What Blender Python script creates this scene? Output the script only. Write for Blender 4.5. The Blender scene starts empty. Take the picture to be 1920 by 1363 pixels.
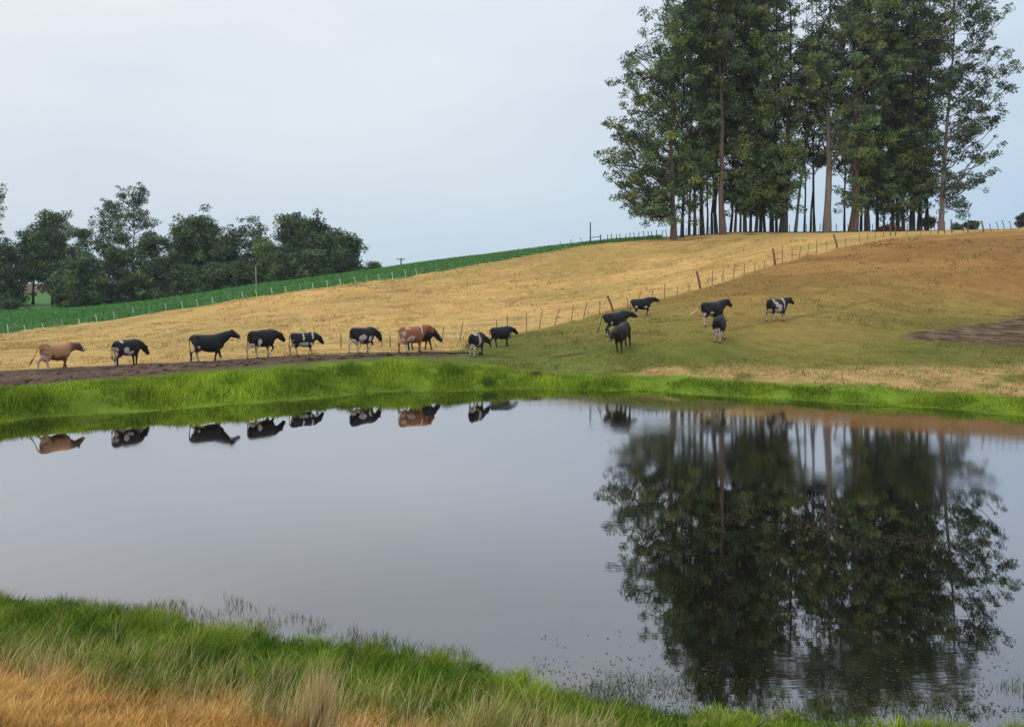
import bpy, bmesh, math
import numpy as np
from mathutils import Vector, Matrix

# ------------------------------------------------------------------ camera
FX = 1415.0; CX = 960.0; HY = 540.0; HC = 4.87
scn = bpy.context.scene
C = scn.collection
cd = bpy.data.cameras.new('camera'); cam = bpy.data.objects.new('camera', cd); C.objects.link(cam)
cam.location = (0, 0, HC); cam.rotation_euler = (math.radians(90), 0, 0)
cd.sensor_width = 36; cd.lens = 36*FX/1920; cd.shift_y = -(681.5-HY)/1920
cd.clip_start = 0.1; cd.clip_end = 20000
scn.camera = cam

# ------------------------------------------------------------------ world + sun
SUN_EL, SUN_AZ = math.radians(52), math.radians(-60)     # az from +Y, negative = left
w = bpy.data.worlds.new("World"); scn.world = w; w.use_nodes = True
nt = w.node_tree; nt.nodes.clear()
def N(nt, t, **k):
    n = nt.nodes.new(t)
    for a, b in k.items():
        if a.startswith('i_'): n.inputs[a[2:]].default_value = b
        else: setattr(n, a, b)
    return n
def L(nt, a, b): nt.links.new(a, b)
def ramp(nt, fac, stops, interp='LINEAR'):
    r = N(nt, 'ShaderNodeValToRGB'); r.color_ramp.interpolation = interp
    e = r.color_ramp.elements
    while len(e) < len(stops): e.new(0.5)
    for i, (p, c) in enumerate(stops):
        e[i].position = p; e[i].color = (c, c, c, 1) if isinstance(c, (int, float)) else (*c, 1)
    L(nt, fac, r.inputs[0]); return r.outputs[0]
sky = N(nt, 'ShaderNodeTexSky', sky_type='NISHITA', sun_disc=False, sun_elevation=SUN_EL, sun_rotation=SUN_AZ)
tc = N(nt, 'ShaderNodeTexCoord')
sep = N(nt, 'ShaderNodeSeparateXYZ'); L(nt, tc.outputs['Generated'], sep.inputs[0])
# overcast luminance by elevation (sin of elevation)
cl = ramp(nt, sep.outputs['Z'], [(0.0, (5.1, 6.45, 7.75)), (0.12, (6.1, 7.1, 8.0)), (0.34, (7.6, 8.2, 8.75)), (0.75, (13.0, 13.5, 14.0))])
mp = N(nt, 'ShaderNodeMapping'); mp.inputs['Scale'].default_value = (1.0, 1.0, 3.2); L(nt, tc.outputs['Generated'], mp.inputs[0])
no = N(nt, 'ShaderNodeTexNoise', i_Scale=1.7, i_Detail=5.0, i_Roughness=0.5); L(nt, mp.outputs[0], no.inputs['Vector'])
nr = ramp(nt, no.outputs[0], [(0.3, (0.90, 0.925, 0.965)), (0.5, (1.0, 1.0, 1.0)), (0.7, (1.08, 1.06, 1.03))])
# brighter to the left, bluer to the right
mx = N(nt, 'ShaderNodeMapRange'); L(nt, sep.outputs['X'], mx.inputs[0]); mx.inputs[1].default_value = -0.6; mx.inputs[2].default_value = 0.6
lr = ramp(nt, mx.outputs[0], [(0.0, (1.09, 1.045, 1.01)), (0.45, (1.0, 1.0, 1.0)), (1.0, (0.80, 0.88, 0.97))])
m1 = N(nt, 'ShaderNodeMix', data_type='RGBA', blend_type='MULTIPLY'); m1.inputs[0].default_value = 1
L(nt, cl, m1.inputs[6]); L(nt, nr, m1.inputs[7])
m2 = N(nt, 'ShaderNodeMix', data_type='RGBA', blend_type='MULTIPLY'); m2.inputs[0].default_value = 1
L(nt, m1.outputs[2], m2.inputs[6]); L(nt, lr, m2.inputs[7])
m3 = N(nt, 'ShaderNodeMix', data_type='RGBA'); m3.inputs[0].default_value = 0.93
L(nt, sky.outputs[0], m3.inputs[6]); L(nt, m2.outputs[2], m3.inputs[7])
bg = N(nt, 'ShaderNodeBackground', i_Strength=0.106); L(nt, m3.outputs[2], bg.inputs[0])
ow = N(nt, 'ShaderNodeOutputWorld'); L(nt, bg.outputs[0], ow.inputs[0])
sd = bpy.data.lights.new('sun', 'SUN'); sd.energy = 0.8; sd.angle = math.radians(40); sd.color = (1.0, 0.95, 0.87)
so = bpy.data.objects.new('sun', sd); C.objects.link(so)
sdir = Vector((math.sin(SUN_AZ)*math.cos(SUN_EL), -math.cos(SUN_AZ)*math.cos(SUN_EL), math.sin(SUN_EL)))
sky.sun_rotation = math.atan2(sdir.x, sdir.y)
so.rotation_euler = sdir.to_track_quat('Z', 'Y').to_euler()
scn.view_settings.view_transform = 'Standard'; scn.view_settings.look = 'None'
scn.view_settings.exposure = 0; scn.view_settings.gamma = 1
scn.cycles.max_bounces = 6; scn.cycles.diffuse_bounces = 3; scn.cycles.glossy_bounces = 3
scn.cycles.transmission_bounces = 3; scn.cycles.transparent_max_bounces = 6

rng = np.random.default_rng(7)
# ------------------------------------------------------------------ helpers
def tag(o, label=None, cat=None, group=None, kind=None):
    if label: o['label'] = label
    if cat: o['category'] = cat
    if group: o['group'] = group
    if kind: o['kind'] = kind
    return o
def empty(name, loc, rz=0):
    o = bpy.data.objects.new(name, None); C.objects.link(o); o.location = loc; o.rotation_euler = (0, 0, rz)
    o.empty_display_size = 0.3
    return o
def mesh_np(name, verts, faces, mat, parent=None, smooth=False, attrs=None, loc=None):
    """faces: list of int arrays (m,k) for each k"""
    me = bpy.data.meshes.new(name)
    V = np.asarray(verts, np.float32)
    if loc is not None: V = V - np.asarray(loc, np.float32)
    me.vertices.add(len(V)); me.vertices.foreach_set('co', V.ravel())
    loops = np.concatenate([f.ravel() for f in faces]).astype(np.int32)
    tot = np.concatenate([np.full(len(f), f.shape[1], np.int32) for f in faces])
    start = np.concatenate([[0], np.cumsum(tot)[:-1]]).astype(np.int32)
    me.loops.add(len(loops)); me.loops.foreach_set('vertex_index', loops)
    me.polygons.add(len(tot)); me.polygons.foreach_set('loop_start', start)
    me.polygons.foreach_set('loop_total', tot)
    me.polygons.foreach_set('use_smooth', np.full(len(tot), smooth))
    if attrs:
        for an, col in attrs.items():
            a = me.attributes.new(an, 'FLOAT_COLOR', 'POINT')
            c4 = np.ones((len(V), 4), np.float32); c4[:, :3] = col
            a.data.foreach_set('color', c4.ravel())
    me.update(calc_edges=True); me.validate()
    if mat: me.materials.append(mat)
    o = bpy.data.objects.new(name, me); C.objects.link(o)
    if loc is not None and parent is None: o.location = loc
    if parent is not None: o.parent = parent
    return o

_perm = np.random.default_rng(3).random((256, 256))
def vnoise(x, y, s):
    x = np.asarray(x)/s; y = np.asarray(y)/s
    xi = np.floor(x).astype(int); yi = np.floor(y).astype(int); fx = x-xi; fy = y-yi
    fx = fx*fx*(3-2*fx); fy = fy*fy*(3-2*fy)
    g = lambda a, b: _perm[a % 256, b % 256]
    return (g(xi, yi)*(1-fx)+g(xi+1, yi)*fx)*(1-fy)+(g(xi, yi+1)*(1-fx)+g(xi+1, yi+1)*fx)*fy
def fbm(x, y, s, o=4):
    r = 0; a = 0.5; t = 0
    for i in range(o):
        r = r+a*vnoise(np.asarray(x)+17.3*i, np.asarray(y)-9.1*i, s/2**i); t += a; a *= 0.55
    return r/t
def sst(a, b, x):
    t = np.clip((x-a)/(b-a), 0, 1); return t*t*(3-2*t)
def tab(x, pts):
    return np.interp(x, [p[0] for p in pts], [p[1] for p in pts])

# ------------------------------------------------------------------ terrain
Y_WATER = [(-900, 960), (-400, 850), (0, 790), (250, 772), (480, 757), (720, 737), (1000, 731), (1200, 733), (1400, 745), (1600, 758), (1920, 778), (2300, 815), (2800, 900)]
Y_NEAR = [(-900, 1010), (-400, 1080), (0, 1128), (150, 1143), (300, 1162), (420, 1185), (520, 1206), (640, 1214), (760, 1226), (900, 1262), (1060, 1305), (1200, 1330), (1400, 1352), (1600, 1368), (1920, 1378), (2300, 1300), (2800, 1050)]
def Dw(y): return HC*FX/(np.asarray(y, float)-HY)
def D_far(px): px = np.asarray(px, float); return Dw(tab(px, Y_WATER))+(vnoise(px+2000, px*0+3.3, 90)-.5)*.55+(vnoise(px+2000, px*0+9.1, 26)-.5)*.30
def D_near(px): px = np.asarray(px, float); return Dw(tab(px, Y_NEAR))+(vnoise(px+2000, px*0+5.3, 70)-.5)*.16+(vnoise(px+2000, px*0+7.7, 24)-.5)*.10
CP = [ # px, image y, depth
 (0,725,29.6),(0,697,33),(0,680,39),(0,660,50),(0,627,85),(0,595,105),
 (110,716,30.8),(110,693,34),(110,676,40),
 (250,707,32.3),(250,685,35.2),(245,668,41),(200,650,52),(200,600,88),(200,582,100),
 (400,694,34.2),(400,678,37),(480,690,35.0),(480,672,38),(480,656,45),(480,620,60),(480,556,91),(480,538,104),
 (575,665,40.4),(683,661,42),(720,673,38.8),(720,661,42.6),(750,640,50),(750,600,62),(750,521,95),(660,515,108),(780,657,42.8),
 (900,682,39),(893,664,42),(945,648,46),(860,647,49),(960,600,61),(960,545,81),(960,485,98),(950,478,106),
 (1000,702,37.8),(1000,668,43),(990,622,54),(1110,458,101),(1110,455,108),(1110,530,82),(1250,447,101),(1250,500,86),
 (1200,708,37.4),(1200,690,39),(1165,654,41),(1150,628,45.5),(1140,584,60),(1212,592,55),(1310,544,65),(1320,660,40),
 (1343,611,46.5),(1350,637,42.5),(1350,440,98),(1350,480,86),(1450,718,34.9),(1450,694,37.5),(1460,602,48.5),(1450,655,42),(1450,498,71),
 (1566,468,76),(1560,437,90),(1560,436,97),(1600,560,57),(1600,640,43),(1600,724,33.2),(1700,440,82),(1700,436,90),(1700,433,96),(1700,690,36),(1700,640,43),(1700,560,58),(1700,500,66),
 (1700,432,104),(1560,434,108),(1350,438,110),(1920,742,30.3),(1920,700,34),(1920,640,42),(1920,560,58),(1920,500,63),(1920,431,77),(1920,430,88),(1920,430,96),(1920,430,104),
 (2400,405,72),(2400,400,96),(2400,520,52),(2400,640,38),(2400,780,24.5),(2900,380,96),(2900,560,50),
 # beyond the crest
 (0,588,120),(100,573,150),(-100,572,150),(200,573,150),(400,570,150),(0,553,205),(300,553,220),(-100,530,260),(80,530,260),(220,530,260),(700,514,150),(900,506,160),(1100,500,165),(1400,500,170),(1700,480,170),(1920,480,165),(2400,480,160),
 (600,540,230),(1200,545,240),(1900,545,240),(-700,690,40),(-700,640,85),(-700,590,150),(-400,695,32),(-400,650,60),(-400,590,110),
]
# shore line anchors
for px in range(-400, 2500, 160):
    CP.append((px, float(tab(px, Y_WATER)), None))
_P = []
for px, py, D in CP:
    if D is None: D = float(D_far(px)); z = 0.0
    else: z = HC-(py-HY)*D/FX
    _P.append((px/600.0, 2.6*math.log(D), z))
for px in (-1200, 0, 1000, 2000, 3200):
    for D, z in ((400, 0), (900, -4), (3000, -10)): _P.append((px/600.0, 2.6*math.log(D), z))
_P = np.array(_P)
def _phi(r2): return 0.5*r2*np.log(r2+1e-9)
def _tps_fit():
    n = len(_P); d2 = ((_P[:, None, :2]-_P[None, :, :2])**2).sum(-1)
    K = _phi(d2)+np.eye(n)*0.004
    Q = np.c_[np.ones(n), _P[:, :2]]
    A = np.zeros((n+3, n+3)); A[:n, :n] = K; A[:n, n:] = Q; A[n:, :n] = Q.T
    return np.linalg.solve(A, np.r_[_P[:, 2], 0, 0, 0])
_W = _tps_fit()
def _tps(px, D):
    u = (np.asarray(px)/600.0).ravel(); v = 2.6*np.log(np.asarray(D, float)).ravel(); out = np.empty(len(u))
    for i in range(0, len(u), 40000):
        a = u[i:i+40000, None]-_P[None, :, 0]; b = v[i:i+40000, None]-_P[None, :, 1]
        out[i:i+40000] = _phi(a*a+b*b)@_W[:-3]+_W[-3]+_W[-2]*u[i:i+40000]+_W[-1]*v[i:i+40000]
    return out.reshape(np.shape(px))
def height(px, D):
    px = np.asarray(px, float); D = np.asarray(D, float)
    pc = np.clip(px, -900, 2900)
    df = D_far(pc); dn = D_near(pc)
    X = (px-CX)/FX*D
    zf = _tps(pc, np.maximum(D, df))
    t = D-df
    zf = zf*sst(-0.15, 0.9, t)
    bump = (fbm(X, D, 3.0)-0.5)*0.14*(.35+.65*sst(40, 50, D))+(fbm(X+50, D, 12.0)-0.5)*0.35*sst(45, 70, D)
    zf = zf+bump*sst(0.3, 2.5, t)
    tn = dn-D
    zn = 0.13*tn+0.013*tn*tn+(fbm(X, D, 1.3)-0.5)*0.12*sst(0, 1, tn)
    zi = -np.minimum(1.0, 0.30*np.minimum(np.maximum(-t, 0), np.maximum(-tn, 0)))
    return np.where(t > 0, zf, np.where(tn > 0, zn, zi))
def img_y(D, z): return HY+(HC-z)*FX/D
def ground_at(px, py, dmin=None, dmax=130):
    """first terrain point met by the sight line through a photograph position"""
    d0 = dmin if dmin else float(D_far(px))+0.02
    D = np.geomspace(d0, dmax, 3000); z = height(np.full_like(D, px), D)
    yy = img_y(D, z); k = np.nonzero(yy <= py)[0]
    i = k[0] if len(k) else int(np.argmin(np.abs(yy-py)))
    return Vector(((px-CX)/FX*D[i], D[i], z[i]))
def ground_xy(X, D):
    px = CX+np.asarray(X)*FX/np.asarray(D); return height(px, D)
def pt(px, D, dz=0.0):
    return Vector(((px-CX)/FX*D, D, float(height(np.array([float(px)]), np.array([float(D)]))[0])+dz))

DIAG = [(828,648),(900,640),(990,622),(1044,610),(1097,597),(1145,582),(1223,562),(1310,544),(1376,521),(1451,498),(1515,479),(1566,468),(1641,453),(1700,443),(1784,440),(1842,434),(1920,430),(2400,400)]
BOUND = [(-400,655),(0,625),(200,601),(480,556),(750,521),(960,485),(1110,458),(1250,448)]
BANKTOP = [(-300,745),(0,724),(250,706),(480,691),(720,674),(900,681),(1000,697),(1200,703),(1300,705),(1450,716),(1600,722),(1750,731),(1920,743),(2300,775)]
TR_TOP = [(-300,712),(0,697),(150,689),(250,684),(400,677),(530,669),(640,665),(800,660),(900,661)]
TR_BOT = [(-300,745),(0,724),(150,712),(250,704),(400,691),(530,681),(640,673),(800,666),(900,665)]
GOLD = np.array((0.52, 0.325, 0.118)); GOLD2 = np.array((0.40, 0.275, 0.105))
def ground_color(px, D, z):
    px = np.asarray(px, float); y = img_y(D, z); X = (px-CX)/FX*D
    n1 = fbm(X, D*0.7, 14.0, 4)[..., None]; n2 = fbm(X+90, D, 2.2, 4)[..., None]; n3 = fbm(X*0.35+31, D, 2.6, 3)[..., None]
    yj = y+(n2[..., 0]-0.5)*10
    def M(c, m): return c*(1-m[..., None])
    def over(base, col, m):
        m = m[..., None]; return base*(1-m)+col*m
    olive = np.array((0.235, 0.180, 0.050)); green = np.array((0.13, 0.18, 0.035)); orange = np.array((0.33, 0.175, 0.06))
    # pasture right of the fence
    col = np.broadcast_to(olive, px.shape+(3,)).copy()
    top = 1-sst(490, 640, y-0.03*(px-1500)+(n1[..., 0]-.5)*120)
    col = over(col, orange, top*0.9)
    low = sst(590, 660, y+(n1[..., 0]-.5)*60)
    col = over(col, np.array((0.115, 0.125, 0.026)), low*(.55+.4*sst(.25,.6,n1[...,0]+.15)))
    st_ = sst(.5, .66, fbm(X*0.3+7, D*0.9+0.25*X, 4.0, 4)); col = col*(1-0.20*st_[..., None])
    tan = sst(676, 694, yj+(n1[...,0]-.5)*14)*sst(1100, 1260, px+(n2[..., 0]-.5)*160)*sst(.36, .56, n2[..., 0]+0.12*(px > 1500))
    col = over(col, np.array((0.42, 0.275, 0.115))*(.7+.6*fbm(X, D, .7, 3)[..., None]), tan*0.85)
    bad = sst(655, 690, yj)*(1-sst(1080, 1220, px))*sst(820, 900, px)
    col = over(col, np.array((0.16, 0.19, 0.04)), bad*0.8*sst(.3, .6, n2[..., 0]))
    # ploughed / trampled patch at right
    ptop = tab(px, [(1680, 655), (1690, 628), (1760, 618), (1850, 604), (1920, 592), (2300, 560)])
    pbot = tab(px, [(1680, 655), (1690, 632), (1760, 641), (1850, 645), (1920, 650), (2300, 660)])
    patch = sst(1670, 1720, px)*sst(-4, 5, yj-ptop)*(1-sst(-5, 5, yj-pbot))
    col = over(col, np.array((0.13, 0.085, 0.06))*(0.1+1.9*fbm(X, D*.6, .45, 3)[..., None]**1.3), patch*0.92)
    # trail trodden across the slope
    ty = tab(px, [(1030, 670), (1165, 655), (1300, 634), (1350, 622), (1440, 606), (1560, 583), (1650, 560), (1750, 520), (1850, 497), (2000, 480)])
    d = np.abs(yj-ty); tm = (1-sst(.5, 4.5, d-(n2[...,0]-.5)*3))*sst(1010, 1060, px)*sst(.3,.5,n2[...,0]+.05)
    col = over(col, np.array((0.10, 0.065, 0.03)), tm*0.45*(1-.8*sst(1540, 1680, px))*sst(1290, 1400, px))
    tm2 = (1-sst(0, 5, np.abs(yj-tab(px, [(1030, 671), (1180, 657)]))))*sst(1015, 1050, px)*(1-sst(1080, 1130, px))
    col = over(col, np.array((0.06, 0.045, 0.03)), tm2*0.8*sst(.35, .5, n2[..., 0]))
    # golden field
    diag = np.where(px < 828, tab(px, TR_TOP)+4, tab(px, [(828, 664), (870, 652), (900, 641)]+DIAG[2:]))
    ina = (1-sst(-3, 3, yj*1.0-diag))
    g = GOLD*(0.62+0.50*n1+0.28*n2)
    st_ = sst(.48, .66, fbm(X*0.28+3, D*0.8-0.15*X, 5.0, 4))[..., None]; g = g*(1-0.30*st_*np.array((.9, .75, .9)))
    g = g*(1-0.35*sst(.5, .68, n3))+GOLD2*np.array((0.85, 0.95, 0.8))*0.35*sst(.5, .68, n3)
    g = g*(1-0.5*sst(560, 640, y)[..., None])+np.array((0.40, 0.29, 0.11))*(.8+.4*n2)*0.5*sst(560, 640, y)[..., None]
    col = over(col, g, ina)
    # track
    tt = tab(px, TR_TOP); tb = tab(px, TR_BOT)
    # crop beyond the boundary fence
    by = tab(px, BOUND); crop = (1-sst(-1.5, 1.5, yj-by))*(1-sst(1235, 1262, px))
    crop = np.maximum(crop, (1-sst(1240, 1260, px))*(D > 125)*1.0)
    col = over(col, np.array((0.07, 0.16, 0.045))*(0.75+0.5*n2), crop)
    col = over(col, np.array((0.12, 0.085, 0.05))*(.6+.8*n2), sst(210, 222, D)*(px < 200))
    # under the trees: litter
    lit = (D > 96)*(px > 1255)*(px < 1780)*(y < 452)*sst(.35, .6, n2[..., 0])
    col = over(col, np.array((0.12, 0.07, 0.04)), lit*0.7)
    # green band of the bank
    bt = tab(px, BANKTOP)
    bank = sst(-2, 6, y+(n2[..., 0]-.5)*(10+16*(px > 900))-bt)*(D > D_far(np.clip(px, -900, 2900))-0.2)
    col = over(col, np.array((0.115, 0.18, 0.02))*(.5+1.0*n2), bank)
    mid = (1-sst(860, 960, px))*sst(-6, 4, yj-tb)
    col = over(col, np.array((0.11, 0.15, 0.035))*(.7+.6*n2), mid*0.85*(1-bank))
    rim = (px < 860)*sst(-3, 1, yj-tt)*(1-sst(-2, 5, yj-tb)); col = over(col, np.array((0.11, 0.07, 0.045)), rim*.9*(1-bank))
    # pond bed and near bank
    wet = (D < D_far(np.clip(px, -900, 2900)))
    near = D < D_near(np.clip(px, -900, 2900))+0.3
    col = np.where(wet[..., None], np.array((0.05, 0.04, 0.02)), col)
    yn = y+(n2[..., 0]-.5)*60
    ng = over(np.broadcast_to(np.array((0.09, 0.15, 0.02)), px.shape+(3,)), np.array((0.40, 0.21, 0.07)), sst(-25, 30, yn-NEARDRY(px)))
    col = np.where(near[..., None], ng, col)
    return np.clip(col, 0.005, 0.8)
def NEARDRY(px):
    return tab(px, [(-400, 1200), (0, 1240), (150, 1270), (300, 1300), (420, 1325), (600, 1350), (760, 1370), (1000, 1420), (1400, 1500), (2400, 1800)])

def attr_mat(name, attr, rough=0.9, spec=0.1, transl=0.0, var=0.0, scale=3.0, bump=0.0, bscale=20, stretch=(1, 1, 1)):
    m = bpy.data.materials.new(name); m.use_nodes = True; t = m.node_tree; t.nodes.clear()
    a = N(t, 'ShaderNodeAttribute', attribute_name=attr); col = a.outputs['Color']
    tc = N(t, 'ShaderNodeTexCoord'); mpn = N(t, 'ShaderNodeMapping'); mpn.inputs['Scale'].default_value = stretch
    L(t, tc.outputs['Object'], mpn.inputs[0])
    if var > 0:
        n = N(t, 'ShaderNodeTexNoise', i_Scale=scale, i_Detail=6.0, i_Roughness=0.65); L(t, mpn.outputs[0], n.inputs['Vector'])
        v = ramp(t, n.outputs[0], [(0.28, 1-var), (0.72, 1+var)])
        mm = N(t, 'ShaderNodeMix', data_type='RGBA', blend_type='MULTIPLY'); mm.inputs[0].default_value = 1
        L(t, col, mm.inputs[6]); L(t, v, mm.inputs[7]); col = mm.outputs[2]
    b = N(t, 'ShaderNodeBsdfPrincipled'); b.inputs['Roughness'].default_value = rough
    b.inputs['Specular IOR Level'].default_value = spec; L(t, col, b.inputs['Base Color'])
    if bump > 0:
        n = N(t, 'ShaderNodeTexNoise', i_Scale=bscale, i_Detail=5.0, i_Roughness=0.7); L(t, mpn.outputs[0], n.inputs['Vector'])
        bp = N(t, 'ShaderNodeBump', i_Strength=bump, i_Distance=0.12); L(t, n.outputs[0], bp.inputs['Height']); L(t, bp.outputs[0], b.inputs['Normal'])
    out = N(t, 'ShaderNodeOutputMaterial'); sh = b.outputs[0]
    if transl > 0:
        tr = N(t, 'ShaderNodeBsdfTranslucent'); L(t, col, tr.inputs[0]); ms = N(t, 'ShaderNodeMixShader', i_Fac=transl)
        L(t, sh, ms.inputs[1]); L(t, tr.outputs[0], ms.inputs[2]); sh = ms.outputs[0]
    L(t, sh, out.inputs[0]); return m

M_GROUND = attr_mat('ground_soil_and_turf', 'tint', 0.95, 0.05, var=0.22, scale=1.1, bump=0.4, bscale=4.0)
M_BLADE = attr_mat('grass_blades', 'tint', 0.7, 0.07, transl=0.3)
M_LEAF = attr_mat('tree_leaves', 'tint', 0.6, 0.2, transl=0.12)
M_BARK = attr_mat('eucalyptus_bark', 'tint', 0.9, 0.1, var=0.45, scale=1.2, bump=0.6, bscale=4, stretch=(2.2, 2.2, 0.25))
M_DIRT = attr_mat('trampled_mud', 'tint', 0.85, 0.25, var=0.4, scale=2.5, bump=1.0, bscale=6)
M_POST = attr_mat('weathered_post_wood', 'tint', 0.9, 0.1, var=0.35, scale=9, stretch=(1, 1, .2))
M_COAT = attr_mat('cow_coat', 'tint', 0.5, 0.22, var=0.12, scale=9)

# ---- ground sheet
pxs = np.concatenate([np.linspace(-2600, -420, 40, endpoint=False), np.linspace(-420, 2340, 780), np.linspace(2360, 4600, 40)])
Ds = np.concatenate([np.geomspace(1.2, 7, 25, endpoint=False), np.geomspace(7, 15, 110, endpoint=False), np.geomspace(15, 26, 50, endpoint=False),
                     np.geomspace(26, 50, 300, endpoint=False), np.geomspace(50, 130, 300, endpoint=False), np.geomspace(130, 4000, 60)])
PX, DD = np.meshgrid(pxs, Ds)
ZZ = height(PX, DD)
far = sst(240, 400, DD); ZZ = ZZ*(1-far)+far*(-2-0.004*DD)
tint = ground_color(PX, DD, ZZ)
XX = (PX-CX)/FX*DD
nr_, nc_ = PX.shape
V = np.stack([XX, DD, ZZ], -1).reshape(-1, 3)
back = np.stack([np.linspace(-400, 400, nc_), np.full(nc_, -60.0), np.full(nc_, 3.2)], -1)
V = np.concatenate([V, back]); tint = np.concatenate([tint.reshape(-1, 3), np.tile((0.3, 0.2, 0.08), (nc_, 1))])
idx = np.arange(nr_*nc_).reshape(nr_, nc_)
F = np.stack([idx[:-1, :-1], idx[:-1, 1:], idx[1:, 1:], idx[1:, :-1]], -1).reshape(-1, 4)
bi = nr_*nc_+np.arange(nc_)
F = np.concatenate([F, np.stack([bi[:-1], bi[1:], idx[0, 1:], idx[0, :-1]], -1)])
g = mesh_np('ground', V, [F], M_GROUND, smooth=True, attrs={'tint': tint}); g['kind'] = 'structure'

# ---- water
def water_mat():
    m = bpy.data.materials.new('pond_water'); m.use_nodes = True; t = m.node_tree; t.nodes.clear()
    tc = N(t, 'ShaderNodeTexCoord')
    def noise(sc, s, det=2.0):
        mpn = N(t, 'ShaderNodeMapping'); mpn.inputs['Scale'].default_value = sc; L(t, tc.outputs['Object'], mpn.inputs[0])
        n = N(t, 'ShaderNodeTexNoise', i_Scale=s, i_Detail=det, i_Roughness=0.5); L(t, mpn.outputs[0], n.inputs['Vector']); return n.outputs[0]
    h1 = noise((0.5, 1.6, 1), 5.0); h2 = noise((0.6, 1, 1), 0.5, 1.0); mask = ramp(t, noise((0.22, 0.9, 1), 0.33, 3.0), [(0.5, 0.12), (0.68, 1.0)])
    mu = N(t, 'ShaderNodeMath', operation='MULTIPLY'); L(t, h1, mu.inputs[0]); L(t, mask, mu.inputs[1])
    ad = N(t, 'ShaderNodeMath', operation='MULTIPLY_ADD'); L(t, h2, ad.inputs[0]); ad.inputs[1].default_value = 1.6; L(t, mu.outputs[0], ad.inputs[2])
    sx_ = N(t, 'ShaderNodeSeparateXYZ'); L(t, tc.outputs['Object'], sx_.inputs[0])
    my = N(t, 'ShaderNodeMapRange', interpolation_type='SMOOTHSTEP'); L(t, sx_.outputs['Y'], my.inputs[0]); my.inputs[1].default_value = 15.5; my.inputs[2].default_value = 23
    mxx = N(t, 'ShaderNodeMapRange', interpolation_type='SMOOTHSTEP'); L(t, sx_.outputs['X'], mxx.inputs[0]); mxx.inputs[1].default_value = -6; mxx.inputs[2].default_value = 5
    wm = N(t, 'ShaderNodeMath', operation='MULTIPLY'); L(t, my.outputs[0], wm.inputs[0]); L(t, mxx.outputs[0], wm.inputs[1])
    bp = N(t, 'ShaderNodeBump', i_Strength=1.0, i_Distance=0.0011); L(t, ad.outputs[0], bp.inputs['Height'])
    gl = N(t, 'ShaderNodeBsdfGlossy', i_Roughness=0.018); gl.inputs[0].default_value = (0.93, 0.915, 0.94, 1); L(t, bp.outputs[0], gl.inputs['Normal'])
    rr = ramp(t, mask, [(0.1, 0.012), (1.0, 0.05)]); ra = N(t, 'ShaderNodeMath', operation='MULTIPLY_ADD'); L(t, wm.outputs[0], ra.inputs[0]); ra.inputs[1].default_value = 0.045; L(t, rr, ra.inputs[2]); L(t, ra.outputs[0], gl.inputs['Roughness'])
    df = N(t, 'ShaderNodeBsdfDiffuse'); df.inputs[0].default_value = (0.005, 0.0045, 0.002, 1)
    lw = N(t, 'ShaderNodeLayerWeight', i_Blend=0.5); L(t, bp.outputs[0], lw.inputs['Normal']); fr_ = ramp(t, lw.outputs['Facing'], [(0.0, 0.04), (0.45, 0.22), (0.62, 0.37), (0.75, 0.60), (0.88, 0.72), (1.0, 0.9)])
    ms = N(t, 'ShaderNodeMixShader'); L(t, fr_, ms.inputs[0]); L(t, df.outputs[0], ms.inputs[1]); L(t, gl.outputs[0], ms.inputs[2])
    o = N(t, 'ShaderNodeOutputMaterial'); L(t, ms.outputs[0], o.inputs[0]); return m
wx = np.linspace(-880, 2780, 260); tt_ = np.linspace(0, 1, 40)
WP, WT = np.meshgrid(wx, tt_)
WD = (D_near(WP)-0.7)*(1-WT)+(D_far(WP)+0.25)*WT
WV = np.stack([(WP-CX)/FX*WD, WD, np.zeros_like(WD)], -1).reshape(-1, 3)
ix = np.arange(WP.size).reshape(WP.shape)
WF = np.stack([ix[:-1, :-1], ix[:-1, 1:], ix[1:, 1:], ix[1:, :-1]], -1).reshape(-1, 4)
wo = mesh_np('pond_water', WV, [WF], water_mat(), smooth=True); wo['kind'] = 'structure'

# ---- cattle track on top of the dam wall
TP, TT = np.meshgrid(np.linspace(-380, 905, 420), np.linspace(0, 1, 22))
tcols = []
def solveD(px, py):
    return ground_at(px, py).y
tpx = np.linspace(-380, 905, 60)
d_in = np.array([solveD(p, tab(p, TR_BOT)) for p in tpx]); d_out = np.array([solveD(p, tab(p, TR_TOP)) for p in tpx])
k = np.ones(5)/5
d_in = np.convolve(np.pad(d_in, 2, 'edge'), k, 'valid'); d_out = np.convolve(np.pad(d_out, 2, 'edge'), k, 'valid')
a = np.interp(TP, tpx, d_in); b = np.maximum(np.interp(TP, tpx, d_out), a+0.3)
jit = (fbm(TP*0.02, TP*0.0+3, 0.7)-0.5)
nar = 1-sst(800, 905, TP)*0.95
mid = (a+b)/2; TD = mid+(b-a)*(TT-0.5)*nar+(fbm(TP*0.03, TT*0+1, 0.6)-.5)*0.5+(fbm(TP*0.03, TT*9+1, 0.25)-.5)*0.8
TX = (TP-CX)/FX*TD
edge = np.minimum(TT, 1-TT)
TZ = height(TP, TD)+0.035*sst(0, 0.12, edge)-0.02*(1-sst(0, .12, edge))+(fbm(TX, TD, 0.45, 3)-0.5)*0.18*sst(0, .2, edge)
tn = fbm(TX, TD, 0.6, 4)
tcol = np.array((0.105, 0.062, 0.042))*(0.25+1.5*tn[..., None])
ix = np.arange(TP.size).reshape(TP.shape)
TF = np.stack([ix[:-1, :-1], ix[:-1, 1:], ix[1:, 1:], ix[1:, :-1]], -1).reshape(-1, 4)
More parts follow.
